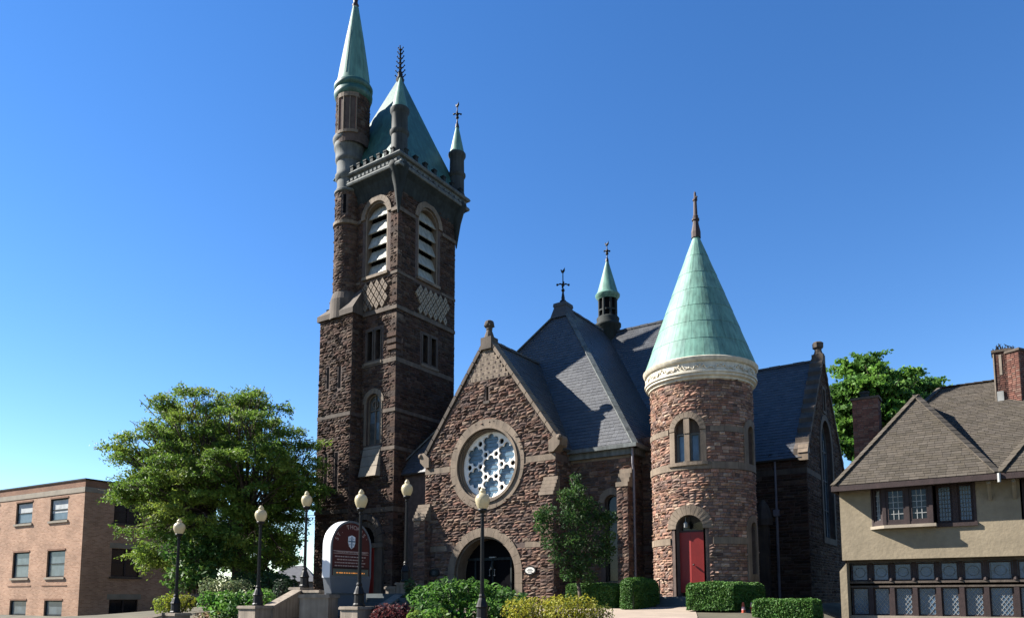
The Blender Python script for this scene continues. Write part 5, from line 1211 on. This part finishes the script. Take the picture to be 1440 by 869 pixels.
for s1 in (-1, 1):
    for z_ in (-.09, .12): t.fbox(SF, s1 * .09 - .02, s1 * .09 + .02, cz + z_ - .02, cz + z_ + .02, .012, .017)
sh2 = t.build('shield_cross', 'shieldb', face)
t = MB(); t.fbox(SF, -.85, .85, 3.36, 3.385, 0, .006); t.fbox(SF, -.85, .85, 3.28, 3.3, 0, .006)
def dashes(mb, x0, x1, z, h, k=1.0):
    x = x0
    while x < x1:
        w = random.uniform(.03, .13) * k; mb.fbox(SF, x, min(x + w, x1), z, z + h, 0, .006); x += w + .03
for r in range(4):
    dashes(t, -.78 + (.0 if r != 1 else .1), .72 - .1 * (r % 2), 3.16 - r * .11, .04)
dashes(t, -.7, .75, 3.325, .025)
t.build('small_print', 'signtext', face, kind='stuff')
t = MB(); t.fbox(SF, -.86, .86, 2.44, 2.74, 0, .008); t.build('message_panel', 'ledpanel', face)
t = MB(); t.fbox(SF, -.86, .86, 2.76, 2.79, 0, .02); t.build('panel_bar', 'iron', face)
mled = bpy.data.materials.new('amber display'); mled.use_nodes = True; eb = mled.node_tree.nodes['Principled BSDF']; eb.inputs['Base Color'].default_value = (.5, .2, .05, 1); eb.inputs['Emission Color'].default_value = (1, .36, .06, 1); eb.inputs['Emission Strength'].default_value = .16; M['led'] = mled
t = MB(); x = -.7
while x < .72: w = random.choice((.03, .05, .06)); t.fbox(SF, x, x + w, 2.575, 2.615, .008, .012); x += w + random.choice((.014, .014, .05))
t.build('display_line', 'led', face, kind='stuff')

def lamp_post(h):
    o = thing('lamp_post', 'x', 'street lamp', (0, 0, 0), 0, 'acorn globe lamp posts before the church'); b = h - .62
    t = MB(); t.lathe([(.2, 0), (.2, .06), (.17, .1), (.16, .34), (.19, .38), (.17, .42), (.12, .55), (.085, .62), (.1, .66), (.075, .72)], (0, 0), 12); t.build('base', 'iron', o, False)
    t = MB(); K = 12; vs = []
    for z, r in ((.7, .062), (b * .6, .056), (b - .12, .048)):
        for k in range(K * 2): a = pi * k / K; q = r * (1 if k % 2 else .84); vs.append((q * cos(a), q * sin(a), z))
    t.add(vs, [(j * 2 * K + k, j * 2 * K + (k + 1) % (2 * K), (j + 1) * 2 * K + (k + 1) % (2 * K), (j + 1) * 2 * K + k) for j in range(2) for k in range(2 * K)]); t.build('fluted_shaft', 'iron', o)
    t = MB(); t.lathe([(.05, b - .14), (.075, b - .12), (.05, b - .08), (.06, b - .05), (.11, b - .02), (.14, b + .02), (.13, b + .06), (.02, b + .07)], (0, 0), 16); t.build('collar', 'iron', o, True)
    t = MB(); t.lathe([(.115, b + .05), (.15, b + .1), (.19, b + .18), (.215, b + .27), (.212, b + .34), (.185, b + .41), (.13, b + .46), (.09, b + .485), (.088, b + .50), (.10, b + .52), (.085, b + .56), (.055, b + .585), (.06, b + .60), (.03, b + .63), (.001, b + .635)], (0, 0), 22); t.build('globe', 'globe', o, True)
    return o
lp0 = lamp_post(3.55)
spots = [(-12.6, 28.0, 1.12, 1.0, 'leftmost lamp post beside the rounded yellow green bush'), (-9.12, 26.8, 1.42, 1.015, 'lamp post on the pier in front of the big spreading tree'),
         (-8.25, 29.6, 2.12, 1.08, 'lamp post at the upper pier between the big tree and the sign'), (-5.04, 24.6, 1.42, 1.09, 'lamp post standing in front of the maroon sign'),
         (-3.94, 27.6, 2.27, 1.08, 'lamp post beside the ivy covered post at the left edge of the porch'), (-.865, 21.6, 1.03, 1.09, 'nearest lamp post in front of the arched entrance and rose window')]
for i, (x, y, z, k, lab) in enumerate(spots):
    o = lp0 if i == 0 else copy_tree(lp0); o.location = (x, y, z); o.scale = (1, 1, k); o['label'] = lab; o.rotation_euler = (0, 0, i * .7)
pier('stone_pier', 'low concrete block under the nearest lamp hidden among the bushes', -.865, 21.6, .5, .5, .4, 1.03)
tc_ = thing('traffic_cone', 'slim orange red cone standing in the gap between two clipped hedges', 'traffic cone', (7.3, 23.6, .98)); t = MB(); t.box(-.13, .13, -.13, .13, 0, .03); t.build('foot', 'conered', tc_)
t = MB(); t.lathe([(.1, .03), (.085, .2), (.04, .52), (.03, .58), (.001, .585)], (0, 0), 14); t.build('cone_body', 'conered', tc_); t = MB(); t.lathe([(.0665, .34), (.052, .44)], (0, 0), 14); t.build('pale_band', 'pink', tc_)
rp = thing('red_standpipe', 'red metal standpipe with a faded pink cap beside the clipped hedge', 'standpipe', (7.6, 23.6, .98)); t = MB(); t.lathe([(.1, 0), (.1, .04), (.07, .06), (.07, .38), (.085, .4), (.085, .44)], (0, 0), 14); t.build('pipe', 'postred', rp)
t = MB(); t.lathe([(.06, .44), (.075, .46), (.07, .54), (.045, .58), (.001, .59)], (0, 0), 12); t.ball((.0, -.08, .3), .045, 8, 6); t.build('cap', 'pink', rp)

# ================================================================ TREES, SHRUBS AND HEDGES
def quadmesh(name, V, C, m, parent=None, kind=None):   # V (n,4,3), C (n,3)
    n = len(V); me = bpy.data.meshes.new(name); me.vertices.add(4 * n); me.vertices.foreach_set('co', np.ascontiguousarray(V, dtype=np.float32).ravel())
    me.loops.add(4 * n); me.loops.foreach_set('vertex_index', np.arange(4 * n, dtype=np.int32)); me.polygons.add(n)
    me.polygons.foreach_set('loop_start', np.arange(0, 4 * n, 4, dtype=np.int32)); me.polygons.foreach_set('loop_total', np.full(n, 4, np.int32)); me.update(calc_edges=True)
    a = me.color_attributes.new('Col', 'FLOAT_COLOR', 'POINT'); a.data.foreach_set('color', np.hstack([np.repeat(C, 4, 0), np.ones((4 * n, 1))]).astype(np.float32).ravel())
    me.materials.append(M[m]); return link(name, me, parent, kind)
rs = np.random.RandomState(3)
def leaves(P, size, up=.6, out=None, asp=.5, droop=0.0):
    n = len(P); N = rs.normal(size=(n, 3)); N /= np.linalg.norm(N, axis=1, keepdims=True); N[:, 2] += up
    if out is not None: N += out
    N /= np.linalg.norm(N, axis=1, keepdims=True); r = rs.normal(size=(n, 3)); r[:, 2] -= droop; U = r - (r * N).sum(1, keepdims=True) * N; U /= np.linalg.norm(U, axis=1, keepdims=True); Vv = np.cross(N, U)
    s = (size * rs.uniform(.65, 1.35, n))[:, None]
    return np.stack([P - U * s, P + Vv * s * asp + N * s * .12, P + U * s, P - Vv * s * asp + N * s * .12], 1)
def pad_points(c, r, rz, n, shell=.0):
    q = rs.normal(size=(n, 3)); q /= np.linalg.norm(q, axis=1, keepdims=True); q *= (shell + (1 - shell) * rs.uniform(0, 1, (n, 1)) ** (1 / 2.2)); return np.array(c) + q * np.array([r, r, rz])
def spray_points(c, r, rz, n):
    k = max(5, int(14 * r)); a = rs.uniform(0, 2 * pi, k); el = rs.normal(0, .45, k); L_ = rs.uniform(.55, 1.15, k); i = rs.randint(0, k, n); t = rs.uniform(.05, 1, n) ** .7
    D = np.stack([np.cos(a) * np.cos(el), np.sin(a) * np.cos(el), np.sin(el) * rz / r * 1.3], 1)[i] * (L_[i] * r * t)[:, None]
    return np.array(c) + D + rs.normal(0, 1, (n, 3)) * np.array([.13, .13, .08]) * (r ** .5) - np.array([0, 0, 1]) * (t ** 2 * .18 * r)[:, None]
def leafcol(base, n, v=.22, hue=.1):
    g = rs.uniform(1 - v, 1 + v, (n, 1)); c = np.array(base)[None] * g; c[:, 0] *= rs.uniform(1 - hue, 1 + hue * 1.6, n); return c
def branchwork(mb, base, pads, r0, trunk_top, lean=(0, 0)):
    bt = Vector(base); top = Vector((base[0] + lean[0], base[1] + lean[1], trunk_top)); mid = (bt + top) / 2 + Vector((.08, -.05, 0)); mb.tube([bt, bt + Vector((0, 0, .15)), mid, top], [r0 * 1.35, r0 * 1.05, r0 * .9, r0 * .72], 10)
    hubs = []
    for k in range(6):
        grp = [p for i, p in enumerate(sorted(pads, key=lambda p: atan2(p[1] - base[1], p[0] - base[0]))) if i * 6 // len(pads) == k]
        if not grp: continue
        m = Vector(tuple(np.mean([p[:3] for p in grp], axis=0))); h = top.lerp(m, .55) + Vector((0, 0, -.1)); j = top.lerp(h, .5) + Vector((random.uniform(-.2, .2), random.uniform(-.2, .2), random.uniform(-.1, .3)))
        mb.tube([top - Vector((0, 0, .1)), j, h], [r0 * .5, r0 * .42, r0 * .3], 7)
        for p in grp:
            e = Vector(p[:3]); q = h.lerp(e, .5) + Vector((random.uniform(-.25, .25), random.uniform(-.25, .25), random.uniform(0, .3))); mb.tube([h, q, e], [r0 * .24, r0 * .15, r0 * .05], 5)
            for _ in range(3):
                t_ = e + Vector((random.uniform(-1, 1) * p[3], random.uniform(-1, 1) * p[3], random.uniform(-.3, .3) * p[4])); mb.tube([q.lerp(e, .5), t_], [r0 * .08, .012], 4)
def tree(name, label, base, pads, r0, ttop, per, size, cols, up=.7, grp=None, asp=.5, lean=(0, 0), droop=0., spray=True):
    o = thing(name, label, 'tree', base, 0, grp); bx, by, bz = base
    loc = [(p[0] - bx, p[1] - by, p[2] - bz, p[3], p[4]) for p in pads]
    t = MB(); branchwork(t, (0, 0, 0), loc, r0, ttop - bz, lean); t.build('trunk', 'bark', o, True)
    V, C = [], []
    for p in loc:
        n = int(per * (p[3] ** 2) * rs.uniform(.8, 1.2)); pts = spray_points(p[:3], p[3], p[4], n) if spray else pad_points(p[:3], p[3], p[4], n, .15)
        V.append(leaves(pts, size, up, asp=asp, droop=droop)); C.append(leafcol(cols[rs.randint(len(cols))], n))
    quadmesh('crown', np.concatenate(V), np.concatenate(C), 'leaf', o); return o
# big spreading tree left of the tower
pads = []
cx, cy, cz = -14.35, 36.3, 7.3
tries = 0
while len(pads) < 360 and tries < 30000:
    tries += 1
    q = rs.normal(size=3); q /= np.linalg.norm(q); q /= (np.abs(q) ** 2.7).sum() ** (1 / 2.7); p = np.array([cx, cy, cz]) + q * rs.uniform(.3, 1.0) ** .55 * np.array([4.6, 4.1, 4.75])
    p[2] += .25 * sin(p[0] * 1.7 + p[1]) - .035 * (p[0] + 14.0) ** 2 * (1 if p[2] > 7 else 0)
    if p[2] < 6.6 and p[0] < -18.4 + (6.6 - p[2]) * .32: continue
    if p[2] < 3.1 or (p[2] < 5.6 and p[0] > -13.2 and rs.rand() < .55) or (p[2] < 4.2 and p[0] > -15.5 and rs.rand() < .35): continue
    r = rs.uniform(.6, 1.05)
    if any(np.linalg.norm((p - np.array(k[:3])) * np.array([1, 1, 1.5])) < .5 for k in pads): continue
    pads.append((*p, r, r * rs.uniform(.4, .65)))
for a in ((-17.2, 34.9, 4.0), (-16.6, 34.6, 3.2), (-9.6, 36.2, 8.2), (-9.5, 36.0, 7.0), (-9.8, 36.2, 9.3), (-14.2, 33.6, 4.0), (-13.0, 33.8, 5.0), (-16.4, 35.4, 11.0), (-12.6, 35.6, 11.6)): pads.append((*a, .8, .4))
tree('spreading_tree', 'big spreading green tree with layered foliage left of the bell tower', (-13.6, 36.6, 1.2), pads, .26, 3.6, 600, .075, [(.095, .165, .024), (.125, .19, .028), (.075, .135, .02), (.105, .175, .026), (.14, .195, .03)], .55, asp=.42)
# background tree behind the house
def ball_tree(label, base, c, rad, nl, rl, per, size, cols, ttop, r0, name='background_tree', grp=None):
    pads = []
    for _ in range(nl):
        q = rs.normal(size=3); q /= np.linalg.norm(q); q[1] *= .8; f = rs.uniform(.45, 1.0); p = np.array(c) + q * f * np.array(rad); r = rl * rs.uniform(.7, 1.25); pads.append((*p, r, r * .75))
    return tree(name, label, base, pads, r0, ttop, per, size, cols, .5, grp, .6)
ball_tree('dense bright green tree rising behind the right hand house', (27.2, 53, 1), (26.2, 52.5, 14.6), (3.9, 3.6, 4.6), 85, 1.2, 420, .15, [(.07, .165, .025), (.095, .20, .03), (.055, .13, .022)], 9, .35)
ball_tree('bluish green tree behind the house roof next to the dense one', (31, 56, 1), (31.3, 55.5, 15.6), (2.9, 2.8, 3.9), 44, 1.1, 420, .15, [(.055, .14, .04), (.085, .18, .035), (.045, .115, .033)], 10, .3)
ball_tree('distant dark green tree low behind the stair wall and big tree', (-22.5, 64, 1.2), (-22.0, 64, 5.2), (3.6, 2.6, 2.6), 40, 1.1, 260, .2, [(.05, .11, .03), (.065, .13, .03)], 3.5, .25)
# small tree in front of the nave
pads = [(2.45, 28.3, 6.25, .32, .3), (2.5, 28.1, 5.8, .45, .4), (2.2, 28.0, 5.3, .5, .4), (2.8, 28.1, 5.25, .5, .4), (1.35, 27.9, 4.9, .48, .42), (3.15, 28.1, 5.0, .5, .42), (1.2, 28, 4.4, .5, .4), (2.1, 27.8, 4.6, .6, .5), (2.9, 28, 4.5, .6, .5), (3.5, 28.2, 4.6, .48, .4), (1.5, 28, 3.8, .55, .45), (2.3, 27.8, 3.8, .65, .5), (3.1, 28, 3.7, .6, .5), (1.8, 28, 3.2, .55, .42), (2.6, 27.9, 3.05, .6, .45), (3.4, 28.2, 3.2, .5, .4), (2.2, 28, 2.6, .5, .35), (2.9, 28.1, 2.5, .45, .35), (3.65, 28.2, 4.0, .4, .35), (2.5, 28.5, 4.9, .5, .5)]
pads = [(*p[:3], p[3] * .86, p[4] * .9) for p in pads] + [(1.15, 28, 4.75, .4, .3), (3.75, 28.2, 4.75, .38, .3), (2.0, 27.9, 5.55, .34, .3), (3.6, 28.1, 3.5, .4, .3)]
tree('small_tree', 'slim young tree standing before the nave window right of the porch', (2.5, 28.2, 1.1), pads, .085, 2.3, 1500, .065, [(.026, .066, .015), (.036, .08, .018), (.022, .055, .014), (.04, .085, .02)], .7, asp=.45, spray=False)
# shrubs
def shrub(name, label, lobes, per, size, cols, cat='shrub', grp=None, up=.45, asp=.5, kindm='leaf', shell=.45, stems=True):
    bx = np.mean([l[0] for l in lobes]); by = np.mean([l[1] for l in lobes]); bz = min(l[2] - l[4] for l in lobes)
    o = thing(name, label, cat, (bx, by, bz), 0, grp); V, C = [], []; t = MB()
    for (x, y, z, r, rz) in lobes:
        n = int(per * r * r); p = (x - bx, y - by, z - bz); q = rs.normal(size=(n, 3)); q /= np.linalg.norm(q, axis=1, keepdims=True); bump = 1 + .16 * np.sin(q[:, 0:1] * 7 + x * 9) * np.cos(q[:, 2:3] * 6 + y * 5)
        rad = (shell + (1 - shell) * rs.uniform(0, 1, (n, 1)) ** .5) * bump; pts = np.array(p) + q * rad * np.array([r, r, rz]); pts[:, 2] = np.maximum(pts[:, 2], -.05)
        V.append(leaves(pts, size, up, q * .7, asp)); C.append(leafcol(cols[rs.randint(len(cols))], n))
        for k in range(4): t.tube([(p[0] * .4, p[1] * .4, 0), (p[0] + random.uniform(-.3, .3) * r, p[1] + random.uniform(-.3, .3) * r, p[2] + random.uniform(0, .5) * rz)], [.03, .012], 5)
    t.build('stems', 'bark', o); quadmesh('foliage', np.concatenate(V), np.concatenate(C), kindm, o); return o
def lobes(x0, x1, y, z0, zt, n, r, dy=.5):
    out = []
    for i in range(n):
        f = (i + .5) / n; zz = zt(f) if callable(zt) else zt; rr = r * rs.uniform(.8, 1.15); out.append((x0 + (x1 - x0) * f, y + rs.uniform(-dy, dy), max(z0 + rr * .5, zz - rr * .85), rr, rr * .9))
    return out
GRN = [(.06, .15, .022), (.085, .19, .03), (.045, .11, .02)]
YEL = [(.20, .21, .02), (.16, .19, .02), (.24, .24, .025)]
shrub('laurel_shrub', 'wide bright green broad leaved shrub under the arched entrance behind the nearest lamp', lobes(-3.15, .35, 25.0, .9, lambda f: 1.95 + .42 * sin(f * 3.3 + .2), 9, .55) + lobes(-3.0, .2, 24.3, .7, 1.65, 7, .5), 900, .095, GRN, asp=.42)
shrub('laurel_shrub', 'lower green shrub before the porch corner left of the yellow bush', lobes(-3.1, -2.0, 23.6, .6, 1.35, 3, .42), 900, .09, [(.09, .20, .03), (.10, .17, .03)])
shrub('golden_shrub', 'rounded yellow green clipped shrub nearest the camera in the middle', lobes(-.05, 1.3, 21.6, .6, 1.74, 4, .5, .3) + lobes(1.2, 2.2, 21.4, .6, 1.78, 3, .48, .3), 2600, .045, YEL, asp=.4)
shrub('golden_shrub', 'duller olive end of the clipped golden bushes beside the paved path', lobes(2.2, 2.75, 21.6, .6, 1.5, 2, .42, .2), 2400, .045, [(.12, .14, .025), (.15, .15, .03)], asp=.4)
shrub('barberry_bush', 'low dark red leaved bush left of the green laurel shrub', lobes(-4.5, -3.3, 24.4, .7, 1.5, 5, .34, .3) + lobes(-4.4, -3.2, 23.9, .6, 1.3, 4, .3), 1500, .06, [(.06, .016, .02), (.045, .014, .017), (.085, .025, .025)])
shrub('golden_shrub', 'small rounded yellow green bush beside the leftmost lamp', lobes(-13.9, -12.7, 29.6, .9, 1.85, 3, .5, .2), 1700, .06, [(.14, .19, .02), (.18, .20, .02)], asp=.45)
shrub('grey_shrub', 'pale grey green feathery shrub at the foot of the big tree', lobes(-12.7, -11.2, 31, 1.3, 2.5, 4, .5), 1300, .075, [(.12, .16, .07), (.15, .18, .08)], asp=.35)
shrub('laurel_shrub', 'broad leaved green shrub between the two left lamps', lobes(-12.1, -10.3, 29.2, .9, 1.95, 5, .48) + lobes(-11.2, -10.0, 28.5, .7, 1.5, 3, .4), 1000, .09, GRN)
shrub('laurel_shrub', 'small green shrub just right of the second lamp from the left', lobes(-10.3, -9.35, 29.3, 1.0, 2.05, 3, .42), 1000, .08, GRN)
shrub('russet_shrub', 'thin reddish low plants in front of the shrubs by the leftmost lamp', lobes(-12.0, -10.8, 27.9, .6, 1.2, 4, .28), 700, .06, [(.16, .10, .05), (.14, .15, .04)])
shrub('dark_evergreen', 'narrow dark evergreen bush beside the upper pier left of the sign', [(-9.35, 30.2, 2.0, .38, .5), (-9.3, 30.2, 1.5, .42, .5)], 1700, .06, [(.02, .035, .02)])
shrub('tall_shrub', 'tall green bush below the spreading tree near the brick block', lobes(-15.2, -12.8, 33.2, 1.3, 4.4, 5, .75) + lobes(-14.8, -13.2, 33.0, 1.2, 3.2, 4, .7), 560, .11, [(.05, .115, .02), (.065, .135, .022), (.04, .09, .018)])
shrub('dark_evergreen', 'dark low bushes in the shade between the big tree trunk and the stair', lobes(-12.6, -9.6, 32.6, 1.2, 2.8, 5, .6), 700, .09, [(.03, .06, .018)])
shrub('ivy_column', 'ivy covered post left of the porch', [(-3.74, 27.2, 2.15, .22, .28), (-3.74, 27.2, 1.75, .22, .3), (-3.72, 27.2, 1.35, .24, .3)], 5200, .05, [(.03, .075, .025), (.05, .10, .035)], cat='ivy')
def hedge(label, s0, s1, d0, d1, h, cols, rnd=.1, name='clipped_hedge', zb=None):
    zb = gz((s0 + s1) / 2, (d0 + d1) / 2) - .02 if zb is None else zb
    o = thing(name, label, 'hedge', W((s0 + s1) / 2, (d0 + d1) / 2, zb), -A, 'clipped box hedges along the church path'); lx, ly = (s1 - s0) / 2, (d1 - d0) / 2
    def se(p):   # superellipse-rounded block
        return np.stack([p[:, 0] * lx, p[:, 1] * ly, p[:, 2] * h], 1)
    n = int(2600 * (lx * 2 * h * 2 + ly * 2 * h * 2 + lx * ly * 4)); u = rs.uniform(-1, 1, (n, 3)); ax = rs.choice(5, n, p=np.array([ly * h, ly * h, lx * h, lx * h, lx * ly * 1.4]) / (2 * ly * h + 2 * lx * h + 1.4 * lx * ly)); O = np.zeros((n, 3)); u[:, 2] = (u[:, 2] + 1) / 2
    for k, (i, v) in enumerate(((0, -1), (0, 1), (1, -1), (1, 1), (2, 1))): msk = ax == k; u[msk, i] = v; O[msk, i] = v
    P = se(u); R_ = rnd
    # round the shoulders
    lim = np.array([lx, ly, h]); d = np.maximum(np.abs(P) - (lim - R_), 0); d[:, 2] = np.maximum(P[:, 2] - (h - R_), 0); dl = np.linalg.norm(d, axis=1, keepdims=True); f = np.where(dl > R_, R_ / np.maximum(dl, 1e-6), 1.0); P = P - np.sign(P) * d * (1 - f)
    w = .03 * np.sin(P[:, 0:1] * 5 + 1) * np.cos(P[:, 1:2] * 4 + P[:, 2:3] * 6); P += O * (w + rs.uniform(-.06, .025, (n, 1)))
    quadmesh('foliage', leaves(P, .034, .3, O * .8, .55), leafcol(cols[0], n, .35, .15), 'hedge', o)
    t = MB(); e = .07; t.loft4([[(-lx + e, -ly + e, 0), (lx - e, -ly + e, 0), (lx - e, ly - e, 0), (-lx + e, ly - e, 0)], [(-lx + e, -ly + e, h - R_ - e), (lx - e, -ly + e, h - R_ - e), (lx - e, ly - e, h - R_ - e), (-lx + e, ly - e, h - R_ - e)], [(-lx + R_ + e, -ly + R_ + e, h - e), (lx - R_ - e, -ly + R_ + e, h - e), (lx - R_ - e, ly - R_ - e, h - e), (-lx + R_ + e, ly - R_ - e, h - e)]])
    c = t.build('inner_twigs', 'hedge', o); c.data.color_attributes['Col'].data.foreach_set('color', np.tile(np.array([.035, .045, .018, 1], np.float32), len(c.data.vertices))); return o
HG = [(.045, .11, .018)]
hedge('low clipped hedge against the nave wall behind the small tree', 1.7, 3.85, -2.2, -1.3, .9, HG)
hedge('rounded clipped hedge left of the red door steps', 4.35, 5.0, -3.0, -.7, 1.1, HG, .3)
hedge('clipped hedge right of the red door steps with the cone beside it', 7.1, 8.75, -3.6, -.3, .88, HG, .16)
hedge('low straight clipped hedge nearest the house', 9.45, 11.2, -4.2, -3.0, .64, HG, .08, zb=1.0)
shrub('laurel_shrub', 'low green plants under the leaded windows of the house', [tuple(W(s, .2, .55)) + (.3, .45) for s in (12.2, 12.9, 13.5, 14.2, 15)], 700, .06, [(.10, .19, .03), (.07, .14, .02)])
